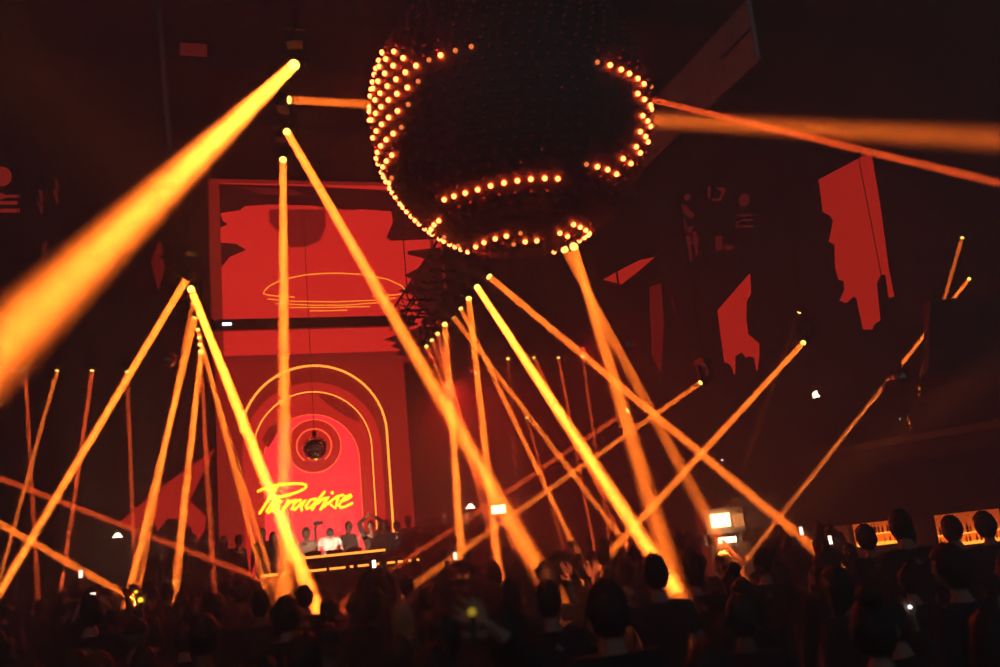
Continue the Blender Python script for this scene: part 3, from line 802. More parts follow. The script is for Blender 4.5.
board([(34, 150), (66, 150), (58, 262), (44, 290), (30, 250)], [[Q5(215, 195), Q5(232, 195), Q5(240, 250), Q5(225, 255)], [Q5(203, 250), Q5(212, 248), Q5(236, 325), Q5(228, 330)], [Q5(222, 245), Q5(230, 250), Q5(238, 315), Q5(230, 300)], [Q5(300, 125), Q5(312, 130), Q5(330, 190), Q5(318, 195)], [Q5(292, 195), Q5(310, 185), Q5(326, 265), Q5(316, 268)], [Q5(228, 520), Q5(255, 470), Q5(262, 480), Q5(245, 570), Q5(236, 568)]],
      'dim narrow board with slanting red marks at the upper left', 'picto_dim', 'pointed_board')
t_ = sail([(930, 300), (1016, 294), (1018, 372), (928, 374)], 14.5, 'black blank board added to hide the two far right beams', 'plastic', 'added_hanging_board', 'board', Vector((0, .12, 0)), 'right')  # made-up board that covers the beams at the far right
# PA speakers
def speaker(quad_px, Y, label):
    (xa, ya), (xb, yb) = quad_px
    a, b = at(xa, ya, Y=Y), at(xb, yb, Y=Y)
    t = thing('hanging_speaker', label, 'speaker', ((a.x + b.x) / 2, Y, b.z))
    n = 3
    for k in range(n):
        z1_, z0_ = a.z + (b.z - a.z) * k / n, a.z + (b.z - a.z) * (k + 1) / n
        c = obj('cabinet', box((a.x, Y, z0_ + .02), (b.x, Y + .6, z1_ - .02)), M['bulk'], t)
        obj('grille', box((a.x + .06, Y - .03, z0_ + .07), (b.x - .06, Y, z1_ - .07)), M['panel'], c)
    obj('cable', tube([((a.x + b.x) / 2, Y + .3, a.z - .05), ((a.x + b.x) / 2, Y + .3, CEIL)], .02, 6), M['metal'], t)
    bm = bmesh.new(); z = a.z - (a.z - b.z) * .17
    add_prism(bm, [Vector(((a.x + b.x) / 2 + u * .16, Y - .04, z + v * .07)) for u, v in ((-1, -.6), (.3, -.6), (1, -.6), (1, .5), (.2, 1), (-.4, .4))], Vector((0, .03, 0)))
    obj('badge', bm, M['picto'], t)


speaker(((83, 433), (113, 494)), 23.5, 'stack of hanging speaker cabinets with a red badge, left of the stage')
speaker(((491, 416), (508, 464)), 23.5, 'stack of hanging speaker cabinets behind the right fan of beams')
# exit box and vertical pipe
p = at(193.5, 48, Y=14.5)
t = thing('exit_box', 'small dim rectangular sign box under the ceiling, left of the topmost lamp', 'sign box', p)
obj('box_body', box((p.x - .22, p.y, p.z - .09), (p.x + .22, p.y + .12, p.z + .09)), M['picto_dim'], t)
obj('stem', tube([p + Vector((0, .06, .08)), (p.x, p.y + .06, CEIL - .01)], .015, 6), M['metal'], t)
a, b = at(157, -12, Y=14.5), at(171, 160, Y=14.5)
tag(obj('roof_pipe', tube([a, b, (b.x, b.y, b.z - .5)], .05, 8), M['bulk']), 'long dark red pipe dropping from the ceiling at the upper left', 'pipe')

# ------------------------------------------------------------------ mezzanine, bar, lamps at the right
MY = 21.5
mz0, mz1 = at(930, 516, Y=MY).z, 2.5
mx0 = at(770, 520, Y=MY).x
struct('trim_mezzanine_front', box((mx0, MY, mz0), (XR, MY + .25, mz1)), M['wall'])
struct('floor_mezzanine', box((mx0, MY + .25, mz1 - .3), (XR, YB, mz1)), M['floor'])
# side balcony in front, running along the hall
a, b = at(860, 445, Z=3.25), at(1000, 421, Z=3.25)
bxx = a.x
struct('floor_balcony', box((bxx, 6, 2.75), (XR, MY, 3.2)), M['wall'])
tr = struct('trim_balcony_edge', box((bxx - .08, 6, 3.12), (bxx, MY, 3.28)), M['panel'])
# wall behind the bar, pillar, bays
WY = 24.5
zs0, zs1 = LOW, mz0 + .35
struct('wall_bar', box((mx0 - 1, WY + .5, LOW), (XR, WY + .7, mz1 - .3)), M['wall'])
for k, (xa, xb) in enumerate(((865, 921), (938, 1016))):
    A0, A1 = at(xa, 545, Y=WY), at(xb, 545, Y=WY)
    zlo, zsh, zhi = at((xa + xb) / 2, 541, Y=WY).z, at((xa + xb) / 2, 531.5, Y=WY).z, at((xa + xb) / 2, 512, Y=WY).z
    bb = thing('back_bar', ('glowing back bar with bottles, left of the dark pillar', 'glowing back bar with bottles, right of the dark pillar')[k], 'bar', ((A0.x + A1.x) / 2, WY + .3, LOW))
    obj('backlight', box((A0.x, WY + .4, zlo), (A1.x, WY + .45, zhi + .6)), M['bar_glow'], bb)
    obj('lit_shelf', box((A0.x, WY, zlo - .08), (A1.x, WY + .4, zlo)), M['bar_shelf_glow'], bb)
    obj('shelf', box((A0.x, WY, zsh - .03), (A1.x, WY + .4, zsh)), M['bar_shelf_glow'], bb)
    obj('cabinet', box((A0.x, WY, LOW), (A1.x, WY + .45, zlo - .08)), M['wood'], bb)
    bot = None
    random.seed(20 + k)
    for row, zz in enumerate((zlo, zsh)):
        x = A0.x + .13
        while x < A1.x - .08:
            if random.random() < .85:
                if bot is None:
                    bms = [lathe((0, 0, 0), (0, 0, 1), [(0, .036), (.19, .036), (.23, .014), (.30, .013), (.30, .016), (.315, .016)], 8) for _ in range(2)]
                    bot = []
                    for q, mm in zip(bms, ('bottle', 'bottle_amber')):
                        me = bpy.data.meshes.new('bottle'); q.to_mesh(me); q.free(); me.materials.append(M[mm]); bot.append(me)
                o = bpy.data.objects.new('bottle', bot[random.random() < .4]); COL.objects.link(o)
                o.location = (x, WY + random.uniform(.08, .2), zz + .002); s = random.uniform(.75, 1.1) * (.78 if row == 0 else 1); o.scale = (s * 1.15, s * 1.15, s)
                tag(o, ('small backlit bottle on the bar shelves left of the dark pillar', 'small backlit bottle on the bar shelves right of the dark pillar')[k], 'bottle', ('bottles left of the bar pillar', 'bottles right of the bar pillar')[k])
            x += random.uniform(.13, .19)
pa, pb = at(920, 540, Y=WY - 1.2), at(934, 540, Y=WY - 1.2)
struct('column_bar', box((pa.x, WY - 1.4, LOW), (pb.x, WY - .9, mz1 - .3)), M['wall'])
# dull orange wall left of the bottles, its lit look put in as emission
A0, A1 = at(792, 540, Y=WY), at(857, 540, Y=WY)
t = thing('lit_bar_wall', 'dull orange lit wall panel beside the glowing bottle shelves', 'panel', ((A0.x + A1.x) / 2, WY + .4, LOW))
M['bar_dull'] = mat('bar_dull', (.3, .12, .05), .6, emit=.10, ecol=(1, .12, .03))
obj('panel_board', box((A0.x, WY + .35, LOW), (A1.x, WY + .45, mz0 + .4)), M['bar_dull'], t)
# service counter with the bright light box
KY = 20.5
M['header_glow'] = mat('painted_header_glow', (.4, .2, .08), .6, emit=.9, ecol=(1, .35, .10))  # emission that paints lamp light onto the header
q0, q1 = at(704, 512, Y=KY), at(746, 530, Y=KY)
t = thing('light_box_kiosk', 'service counter with a bright glowing light box right of the stage', 'kiosk', ((q0.x + q1.x) / 2, KY + .3, LOW))
s0, s1 = at(711, 514.5, Y=KY - .05), at(732, 526, Y=KY - .05)
obj('lit_panel', box((s0.x, KY - .04, s1.z), (s1.x, KY + .1, s0.z)), M['counter_lamp'], t)
obj('header', box((q0.x, KY, q1.z - .02), (q1.x, KY + .5, q0.z + .05)), M['wood'], t)
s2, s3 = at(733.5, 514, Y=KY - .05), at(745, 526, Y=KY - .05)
obj('side_panel', box((s2.x, KY - .04, s3.z), (s3.x, KY + .1, s2.z)), M['header_glow'], t)  # lamp light on the header, put in as a glowing patch
c0, c1_ = at(716, 538, Y=KY), at(734, 542, Y=KY)
obj('counter', box((q0.x, KY - .1, LOW), (q1.x, KY + .5, at(720, 545, Y=KY).z)), M['wood'], t)
obj('counter_light', box((c0.x, KY - .14, c1_.z), (c1_.x, KY - .1, c0.z)), M['white_lamp'], t)
for x in (q0.x + .05, q1.x - .05): obj('post', box((x - .04, KY + .2, LOW), (x + .04, KY + .28, q1.z)), M['wood'], t)
ld = bpy.data.lights.new('glow', 'POINT'); ld.energy = 22; ld.color = (1, .42, .16); ld.shadow_soft_size = .15  # bare point light added before the box to light the hood
lo = bpy.data.objects.new('glow', ld); COL.objects.link(lo); lo.parent = t; lo.location = at(733, 520, Y=KY - .6) - t.location
P = [at(x, y, Y=KY + .2) for x, y in ((737, 498), (776, 494), (776, 524), (752, 527), (744, 517))]
t = thing('bar_hood', 'pale angled hood above the counter, right of the light box', 'hood', sum(P, Vector()) / 5)
obj('hood_body', prism(P, Vector((0, .8, 0))), M['grey'], t)
obj('hood_edge', prism([at(x, y, Y=KY + .17) for x, y in ((743.5, 516.5), (747, 516), (752, 524.5), (776, 522.5), (776, 525), (750.5, 527.5))], Vector((0, .03, 0))), M['grey'], t)  # plain edge strip in the same grey as the hood
for x in (P[0].x + .1, P[1].x - .1): obj('stay', tube([(x, KY + .7, P[0].z - .05), (x, KY + .7, 3.0)], .03, 6), M['metal'], t)


def pendant(px, py, depth, label, rpx=4.6):
    c = at(px, py, depth); r = rpx / FPX * depth
    t = thing('pendant_lamp', label, 'lamp', c)
    obj('lamp_shade', lathe(c + Vector((0, 0, r * 1.0)), (0, 0, -1), [(0, .03), (r * .25, .06), (r * .9, r), (r * 1.0, r)], 20), M['white_lamp'], t)
    obj('cord', tube([c + Vector((0, 0, r * .95)), (c.x, c.y, CEIL)], .01, 5), M['metal'], t)
    ld = bpy.data.lights.new('glow', 'POINT'); ld.energy = 6; ld.color = (1, .6, .35); ld.shadow_soft_size = .08
    lo = bpy.data.objects.new('glow', ld); COL.objects.link(lo); lo.parent = t; lo.location = (0, 0, -.15)


pendant(117.5, 537.5, 19, 'white cone lamp hanging low at the left, left of the left fan')
pendant(470.5, 508.5, 21, 'white cone lamp hanging between the arch and the right fan')
p = at(498.5, 509, 20.5)
t = thing('hanging_lantern', 'bright square lantern behind the upright beams of the right fan', 'lamp', p)
obj('lamp_body', box((p.x - .13, p.y - .13, p.z - .10), (p.x + .13, p.y + .13, p.z + .08)), M['counter_lamp'], t)
obj('cap', box((p.x - .18, p.y - .18, p.z + .08), (p.x + .2, p.y + .18, p.z + .11)), M['metal'], t)
obj('cord', tube([p + Vector((0, 0, .1)), (p.x, p.y, CEIL)], .012, 5), M['metal'], t)
p = at(767, 532.5, KY - 1)
# balcony wall lamp behind a guest
p = at(817, 395, Y=24.2)
t = thing('wall_lamp', 'warm white lamp glowing behind the head of a balcony guest', 'lamp', p)
obj('back_plate', lathe(p + Vector((0, .12, 0)), (0, -1, 0), [(0, .12), (.06, .12)], 16), M['metal'], t)
bm = bmesh.new(); add_ico(bm, p, .15, 2); obj('bulb', bm, M['white_lamp'], t)
obj('bracket', tube([p + Vector((0, .1, -.05)), p + Vector((0, .14, -.2)), (p.x, p.y + .14, at(820, 388, Y=23.4).z - 1.8)], .03, 6), M['metal'], t)
# railing of the back mezzanine
t = thing('mezzanine_railing', 'dark handrail with thin posts along the far balcony', 'railing', (mx0, MY + .1, mz1))
obj('handrail', tube([(mx0, MY + .1, mz1 + 1.0), (XR - .3, MY + .1, mz1 + 1.0)], .035, 8), M['metal'], t)
for k in range(9):
    x = mx0 + .1 + k * 1.3
    obj('post', tube([(x, MY + .1, mz1), (x, MY + .1, mz1 + 1.0)], .022, 6), M['metal'], t)
t = thing('balcony_railing', 'dark handrail with posts along the near right balcony edge', 'railing', (bxx + .1, 14, 3.2))
obj('handrail', tube([(bxx + .1, 7, 4.2), (bxx + .1, MY - .2, 4.2)], .03, 8), M['metal'], t)
for k in range(11):
    y = 7.2 + k * 1.4
    obj('post', tube([(bxx + .1, y, 3.2), (bxx + .1, y, 4.2)], .02, 6), M['metal'], t)
#PEOPLE
# ------------------------------------------------------------------ people
def skin_mesh(verts, edges, radii, root=0, sub=1):
    me = bpy.data.meshes.new('tmp'); me.from_pydata([tuple(v) for v in verts], edges, [])
    o = bpy.data.objects.new('tmp', me); COL.objects.link(o)
    o.modifiers.new('s', 'SKIN')
    for i, sv in enumerate(me.skin_vertices[0].data):
        r = radii[i]; sv.radius = r if isinstance(r, tuple) else (r, r); sv.use_root = (i == root)
    if sub:
        sm = o.modifiers.new('b', 'SUBSURF'); sm.levels = sub; sm.render_levels = sub
    dg = bpy.context.evaluated_depsgraph_get(); dg.update()
    out = bpy.data.meshes.new_from_object(o.evaluated_get(dg))
    bpy.data.objects.remove(o); bpy.data.meshes.remove(me)
    return out


def remesh(me, voxel, ratio, smooth=2):
    o = bpy.data.objects.new('tmp', me); COL.objects.link(o)
    r = o.modifiers.new('r', 'REMESH'); r.mode = 'VOXEL'; r.voxel_size = voxel
    s = o.modifiers.new('sm', 'SMOOTH'); s.iterations = smooth; s.factor = .5
    d = o.modifiers.new('d', 'DECIMATE'); d.ratio = ratio
    dg = bpy.context.evaluated_depsgraph_get(); dg.update()
    out = bpy.data.meshes.new_from_object(o.evaluated_get(dg))
    bpy.data.objects.remove(o)
    return out


V = Vector


def joints(pose, fem=False, lean=0):
    """joint positions of a 1.75 m figure facing +Y; pose = ((elbow, wrist) right, left) offsets from the shoulder"""
    sw = .175 if fem else .195
    J = {'pel': V((0, 0, .95)), 'spi': V((0, .01, 1.12)), 'che': V((0, .0, 1.32)), 'nec': V((0, -.005, 1.475)), 'hea': V((0, .015, 1.56))}
    for s, nm in ((1, 'R'), (-1, 'L')):
        up = pose[nm][0].z > .05
        J['sh' + nm] = V((s * (sw - (.02 if up else 0)), -.005, 1.41 + (.045 if up else 0)))
        J['el' + nm] = J['sh' + nm] + pose[nm][0]
        J['wr' + nm] = J['el' + nm] + pose[nm][1]
        J['hi' + nm] = V((s * .095, 0, .90)); J['kn' + nm] = V((s * .11, .025, .49)); J['an' + nm] = V((s * .12, -.03, .085)); J['to' + nm] = V((s * .135, .12, .035))
    return J


def bow(J):
    J['nec'] = V((0, .05, 1.455)); J['hea'] = V((0, .115, 1.485)); return J


def head_bm(bm, c, nod=0.0):
    """a head with brow, nose, mouth, chin and ears, facing +Y, centred on c"""
    ret = bmesh.ops.create_uvsphere(bm, u_segments=28, v_segments=20, radius=1)
    vs = ret['verts']
    for v in vs:
        x, y, z = v.co
        t = max(0, -z)
        w_ = 1 - .30 * t * t
        X, Y, Z = x * .076 * w_, y * .096 * (1 - .12 * t * t) + .012 * t, z * .117
        f = max(0, y)                       # how far to the front
        if f > .3:
            Y += .020 * math.exp(-((x / .16) ** 2 + ((z + .10) / .20) ** 2))      # nose
            Y += .010 * math.exp(-((x / .12) ** 2 + ((z + .22) / .08) ** 2))      # nose tip
            for sx in (-1, 1): Y -= .013 * math.exp(-(((x - sx * .40) / .18) ** 2 + ((z - .02) / .12) ** 2))   # eye sockets
            Y += .006 * math.exp(-((x / .5) ** 2 + ((z - .22) / .10) ** 2))       # brow
            Y += .006 * math.exp(-((x / .28) ** 2 + ((z + .50) / .09) ** 2))      # mouth
            Y += .010 * math.exp(-((x / .3) ** 2 + ((z + .82) / .14) ** 2))       # chin
        v.co = V((X, Y, Z))
    new = list(vs)
    for s in (-1, 1):                       # ears
        r2 = bmesh.ops.create_uvsphere(bm, u_segments=10, v_segments=8, radius=1)
        for v in r2['verts']: v.co = V((s * .078 + v.co.x * .014, -.008 + v.co.y * .020, -.006 + v.co.z * .034))
        new += r2['verts']
    bmesh.ops.transform(bm, matrix=Matrix.Translation(c) @ Matrix.Rotation(nod, 4, 'X'), verts=new)


def hand_chains(wr, d, n, curl, spread):
    """palm and five separate fingers; d = direction of the forearm, n = palm normal; returns chains of (points, radii)"""
    d = d.normalized(); s = d.cross(n).normalized(); n = s.cross(d).normalized()
    ch = []
    ch.append(([wr - d * .03, wr + d * .03, wr + d * .075], [(.026, .022), (.036, .019), (.040, .016)], n))
    for k, (off, ln) in enumerate(((.030, .070), (.010, .082), (-.010, .076), (-.029, .058))):
        a = spread * (.10 + .16 * (1.5 - k) / 1.5) if k < 2 else spread * (-.02 - .13 * (k - 1.5))
        dd = (d + s * a * 1.2).normalized()
        p0 = wr + d * .085 + s * off; pts = [wr + d * .05 + s * off * .8, p0]; rad = [.010, .0105]
        ang = 0
        for seg, fr in enumerate((.45, .32, .23)):
            ang += curl * (.55, .75, .6)[seg]
            pts.append(pts[-1] + (dd * cos(ang) + n * sin(ang)) * ln * fr); rad.append((.0095, .0088, .0075)[seg])
        ch.append((pts, rad, n))
    th = [wr + d * .015 + s * .022, wr + d * .04 + s * .045 + n * .008]
    th.append(th[-1] + (d * .75 + s * .65 + n * .3 * (.3 + curl)).normalized() * .034)
    th.append(th[-1] + (d * .9 + s * .25 * (1 - curl) + n * .5 * curl).normalized() * .028)
    ch.append((th, [.016, .013, .011, .009], n))
    return ch


ARM = .285; FORE = .255


def arm(u, f): return (V(u).normalized() * ARM, V(f).normalized() * FORE)


POSES = {
    'down': {'R': arm((.22, -.05, -1), (.05, .25, -1)), 'L': arm((-.22, -.05, -1), (-.05, .25, -1))},
    'fore': {'R': arm((.25, .0, -1), (-.25, .9, .25)), 'L': arm((-.25, -.05, -1), (.05, .3, -1))},
    'up1': {'R': arm((.45, .25, .8), (-.1, .1, 1)), 'L': arm((-.22, -.05, -1), (.2, .5, -.6))},
    'up2': {'R': arm((.5, .2, .85), (-.05, .1, 1)), 'L': arm((-.5, .2, .85), (.1, .15, 1))},
    'phone': {'R': arm((.25, .8, .15), (-.35, .25, .8)), 'L': arm((-.25, .8, .1), (.4, .25, .8))},
    'half': {'R': arm((.45, .75, -.25), (-.05, .05, 1)), 'L': arm((-.22, -.05, -1), (.2, .5, -.6))},
    'half2': {'R': arm((.5, .7, -.2), (.05, .05, 1)), 'L': arm((-.5, .7, -.2), (-.1, .05, 1))},
    'halfleft': {'L': arm((-.5, .7, -.2), (-.1, .05, 1)), 'R': arm((.22, -.05, -1), (-.2, .5, -.6))},
    'bent': {'R': arm((.8, .2, .5), (-.7, .1, .65)), 'L': arm((-.22, -.05, -1), (.2, .5, -.6))},
    'tent': {'R': arm((.36, .1, .93), (-.82, .05, .58)), 'L': arm((-.36, .1, .93), (.82, .05, .58))},
    'decks': {'R': arm((.30, .1, -1), (-.30, .9, -.25)), 'L': arm((-.30, .1, -1), (.30, .9, -.25))},
}
HAND = {'down': (.35, .3), 'fore': (.9, .2), 'up1': (.15, 1.2), 'up2': (.12, 1.3), 'phone': (.9, .2), 'bent': (.25, .9), 'half': (.25, 1.0), 'half2': (.12, 1.3), 'halfleft': (.1, 1.2), 'tent': (.15, .3), 'decks': (.45, .5)}


def make_body(pose, fem=False, nod=0.0, fine=.0085):
    J = joints(POSES[pose], fem)
    if nod < -.1: J = bow(J)
    K = list(J); ix = {k: i for i, k in enumerate(K)}
    f = .9 if fem else 1
    rad = {'pel': (.135, .095), 'spi': (.115 * f, .085), 'che': (.145 * f, .10), 'nec': (.056 * f, .056), 'hea': (.055, .055)}
    for s in 'RL':
        rad.update({'sh' + s: (.056 * f, .056 * f), 'el' + s: (.040 * f, .040 * f), 'wr' + s: (.027, .027), 'hi' + s: (.085, .085), 'kn' + s: (.055, .055), 'an' + s: (.038, .038), 'to' + s: (.04, .03)})
    ed = [('pel', 'spi'), ('spi', 'che'), ('che', 'nec'), ('nec', 'hea')]
    for s in 'RL': ed += [('che', 'sh' + s), ('sh' + s, 'el' + s), ('el' + s, 'wr' + s), ('pel', 'hi' + s), ('hi' + s, 'kn' + s), ('kn' + s, 'an' + s), ('an' + s, 'to' + s)]
    me = skin_mesh([J[k] for k in K], [(ix[a], ix[b]) for a, b in ed], [rad[k] for k in K])
    bm = bmesh.new(); bm.from_mesh(me); bpy.data.meshes.remove(me)
    HC = J['hea'] + (V((0, .022, .085)) if nod > -.1 else V((0, .06, .055)))
    head_bm(bm, HC, nod)
    curl, spr = HAND[pose]
    for s, nm in ((1, 'R'), (-1, 'L')):
        d = J['wr' + nm] - J['el' + nm]
        n = V((-s, 0, 0)) if abs(d.normalized().z) > .8 and d.z < 0 else V((0, 1, -.2))
        if pose in ('fore', 'decks'): n = V((0, 0, -1)) if pose == 'decks' else V((-s, 0, .2))
        if pose == 'tent': n = V((-s, 0, 0))
        for pts, rd, nn in hand_chains(J['wr' + nm], d, n * (1 if s > 0 else 1), curl, spr if s > 0 else spr):
            # fingers mirror by the side vector: flip for the left hand
            if s < 0:
                dd = d.normalized(); sd = dd.cross(n).normalized(); c0 = J['wr' + nm]
                pts = [p - sd * 2 * (p - c0).dot(sd) for p in pts]
            m_ = skin_mesh(pts, [(i, i + 1) for i in range(len(pts) - 1)], rd)
            bm.from_mesh(m_); bpy.data.meshes.remove(m_)
    me = bpy.data.meshes.new('body'); bm.to_mesh(me); bm.free()
    out = remesh(me, fine, .16 if fine > .007 else .12)
    out.name = 'body'
    for p in out.polygons: p.use_smooth = True
    return out, J, HC


def make_shirt(J, fem, long_):
    k = .9 if fem else 1
    P = [J['pel'] + V((0, 0, -.03)), J['spi'], J['che'], J['nec'] + V((0, -.004, -.012))]; Rr = [(.152, .115), (.135 * k, .108), (.168 * k, .135), (.080, .076)]
    E_ = [(0, 1), (1, 2), (2, 3)]
    for s in 'RL':
        i = len(P); e, w_ = J['el' + s], J['wr' + s]
        P += [J['sh' + s], J['sh' + s].lerp(e, .55)]; Rr += [(.075 * k,) * 2, (.066 * k,) * 2]; E_ += [(2, i), (i, i + 1)]
        if long_: P += [e, e.lerp(w_, .9)]; Rr += [(.055,) * 2, (.040,) * 2]; E_ += [(i + 1, i + 2), (i + 2, i + 3)]
    me = skin_mesh(P, E_, Rr, 0, 2); me.name = 'shirt'
    for p in me.polygons: p.use_smooth = True
    return me


def make_trousers(J):
    P = [J['pel'] + V((0, 0, .03)), J['pel'] + V((0, 0, -.03))]; Rr = [(.148, .112), (.14, .11)]; E_ = [(0, 1)]
    for s in 'RL':
        i = len(P); P += [J['hi' + s], J['kn' + s], J['an' + s] + V((0, 0, .02))]; Rr += [(.10, .10), (.075, .075), (.062, .062)]
        E_ += [(1, i), (i, i + 1), (i + 1, i + 2)]
    me = skin_mesh(P, E_, Rr, 0, 2); me.name = 'trousers'
    for p in me.polygons: p.use_smooth = True
    return me


def make_shoe(J, s):
    bm = bmesh.new(); a, t = J['an' + s], J['to' + s]
    r2 = bmesh.ops.create_uvsphere(bm, u_segments=14, v_segments=10, radius=1)
    for v in r2['verts']:
        x, y, z = v.co
        v.co = V(((a.x + t.x) / 2 + x * .047, .045 + y * .135, max(.0, .05 + z * .055 - .02 * max(0, y))))
    me = bpy.data.meshes.new('shoe'); bm.to_mesh(me); bm.free()
    for p in me.polygons: p.use_smooth = True
    return me


def make_hair(HC, style, nod=0.0):
    bm = bmesh.new(); r2 = bmesh.ops.create_uvsphere(bm, u_segments=28, v_segments=20, radius=1)
    rnd = random.Random(style)
    for v in r2['verts']:
        x, y, z = v.co
        j = 1 + .03 * sin(9 * x + 3 * z) * cos(8 * y + 5 * z)
        low = -.72 if y < -.1 else -.2
        face = y > .25 and z < .45 or (z < low and style != 'long') or (abs(x) > .8 and -.35 < z < .1 and y > -.2 and style == 'short')
        taper = 1 - .16 * max(0, -z) ** 1.2
        X, Y, Z = x * .085 * j * taper, y * .105 * j * taper - .004, z * .128 * j
        if style == 'long':
            if y < .2 and z < .1:
                t = min(1, (.1 - z)); Z = z * .130 - .17 * t * t; X = x * (.088 + .035 * t); Y = Y - .01 * t
            if y > .2 and z < .35: X, Y, Z = x * .06, y * .07, z * .09
        elif style == 'cap':
            if z < .12: X, Y, Z = x * .06, y * .07, z * .09
            else: X, Y, Z = x * .090, y * .108, z * .128
        elif face: X, Y, Z = x * .06, y * .07, z * .09
        if style == 'curly' and not face: X, Y, Z = X * (1.16 + .07 * rnd.random()), Y * (1.12 + .07 * rnd.random()), Z * (1.15 + .06 * rnd.random())
        v.co = V((X, Y, Z))
    if style == 'cap':
        add_prism(bm, [V((.075 * sin(t), .07 + .085 * cos(t), .012)) for t in [R(-80 + 160 * k / 10) for k in range(11)]], V((0, 0, .014)))
    if style == 'bun': add_ico(bm, V((0, -.07, .13)), .05, 2)
    bmesh.ops.transform(bm, matrix=Matrix.Translation(HC) @ Matrix.Rotation(nod, 4, 'X'), verts=bm.verts[:])
    me = bpy.data.meshes.new('cap' if style == 'cap' else 'hair'); bmesh.ops.recalc_face_normals(bm, faces=bm.faces[:]); bm.to_mesh(me); bm.free()
    for p in me.polygons: p.use_smooth = True
    return me


_bodies = {}


def person_meshes(pose, fem, style, long_, nod=0.0, fine=.0085):
    kb = (pose, fem, nod)
    if kb not in _bodies:
        b, J, HC = make_body(pose, fem, nod, fine)
        _bodies[kb] = {'body': b, 'J': J, 'HC': HC, 'trousers': make_trousers(J), 'shoe': [make_shoe(J, 'R'), make_shoe(J, 'L')], 'hair': {}, 'shirt': {}}
    B = _bodies[kb]
    if style not in B['hair']: B['hair'][style] = make_hair(B['HC'], style, nod)
    if long_ not in B['shirt']: B['shirt'][long_] = make_shirt(B['J'], fem, long_)
    return B


def child(name, me, root, mt):
    o = bpy.data.objects.new(name, me); COL.objects.link(o); o.parent = root
    if not me.materials: me.materials.append(mt)
    o.material_slots[0].link = 'OBJECT'; o.material_slots[0].material = mt
    return o


def person(x, y, z, label, group=None, pose='down', fem=False, style='short', long_=True, rz=0, h=1.75, cloth=None, skin=None, hair=None, nod=0.0, fine=.0085, shoes=True, face=False):
    B = person_meshes(pose, fem, style, long_, nod, fine)
    t = thing('person', label, 'person', (x, y, z), rz, group); s = h / 1.76; t.scale = (s, s, s)
    child('body', B['body'], t, skin or M['skin'][0])
    child('cap' if style == 'cap' else 'hair', B['hair'][style], t, hair or M['hair'][0])
    child('shirt', B['shirt'][long_], t, cloth or M['cloth'][0])
    child('trousers', B['trousers'], t, M['jeans'])
    if shoes:
        for k in (0, 1): child('shoe', B['shoe'][k], t, M['shoe'])
    if face:
        bm = bmesh.new()
        for sx in (-1, 1):
            bm = bmesh.new(); add_ico(bm, V((sx * .030, .086, .004)), .011, 2)
            bmesh.ops.transform(bm, matrix=Matrix.Translation(B['HC']) @ Matrix.Rotation(nod, 4, 'X'), verts=bm.verts[:])
            me = bpy.data.meshes.new('eye'); bm.to_mesh(me); bm.free(); child('eye', me, t, M['eye'])
    t['_b'] = 0; del t['_b']
    return t


def wrist_world(t, pose, fem, side, nod=0.0, reach=.08):
    B = _bodies[(pose, fem, nod)]; J = B['J']; d = (J['wr' + side] - J['el' + side]).normalized()
    p = J['wr' + side] + d * reach
    return t.matrix_basis @ p


def phone(p, label, mt, facing=(0, -1, .1), up=(0, 0, 1), group=None, sz=1.0):
    """a hand-held phone with its lit screen turned to `facing`"""
    f = V(facing).normalized(); u = V(up); s = u.cross(f).normalized(); u = f.cross(s)
    F = Matrix((s, f, u)).transposed().to_4x4(); F.translation = p
    t = thing('phone', label, 'phone', p, 0, group)
    obj('phone_case', box((-.038 * sz, -.005, -.075 * sz), (.038 * sz, .005, .075 * sz), F), M['plastic'], t)
    obj('screen', box((-.034 * sz, .005, -.069 * sz), (.034 * sz, .007, .069 * sz), F), M[mt], t)
    return t


# --- performers and guests on the stage -------------------------------------
def foot_at(px, py_head, Y, z):
    """where to stand and how tall, so that the crown of the head is seen at (px, py_head) in plane Y"""
    p = at(px, py_head, Y=Y); return p.x, Y, p.z - z


x, y, h = foot_at(329, 529, 20.75, STAGE); print('performer', h)
person(x, y, STAGE, 'person in a white T shirt and dark cap, head bowed over the booth counter', None, 'decks', False, 'cap', False, pi, min(1.85, h * 1.76 / 1.645), M['white_cloth'], M['skin'][0], nod=-.45, face=True)
x, y, h = foot_at(306, 532, 21.2, STAGE)
person(x, y, STAGE, 'dark haired person in a light shirt standing left of the white T shirt person', None, 'fore', True, 'curly', False, pi, 1.70, M['wood'], M['skin'][1], face=True)
x, y, h = foot_at(371, 531, 20.9, STAGE)
person(x, y, STAGE, 'person with both hands joined high above the head, right end of the booth', None, 'tent', False, 'short', True, pi, 1.74, M['cloth'][3], M['skin'][0], face=True)
random.seed(5)
GV = [(285, 535, 22.0), (348, 533, 21.5), (387, 529, 20.4), (398, 533, 20.0), (409, 531, 20.6), (421, 529, 20.9), (433, 533, 20.2), (444, 530, 21.0), (456, 531, 20.5), (466, 527, 21.2), (273, 537, 20.7), (263, 540, 21.6)]
for i, (px, py, Y) in enumerate(GV):
    x, y, h = foot_at(px, py, Y, STAGE)
    fem = random.random() < .45
    person(x, y, STAGE, 'dim red lit guest with long hair standing on the stage beside the booth' if fem else 'dim red lit guest with short hair standing on the stage beside the booth', 'guests on the stage, long hair' if fem else 'guests on the stage, short hair', random.choice(['down', 'fore']), fem, 'long' if fem else 'short', True, pi + random.uniform(-.9, .9), random.uniform(1.62, 1.82), M['cloth'][random.choice([1, 2, 3])], random.choice(M['skin']), shoes=False)

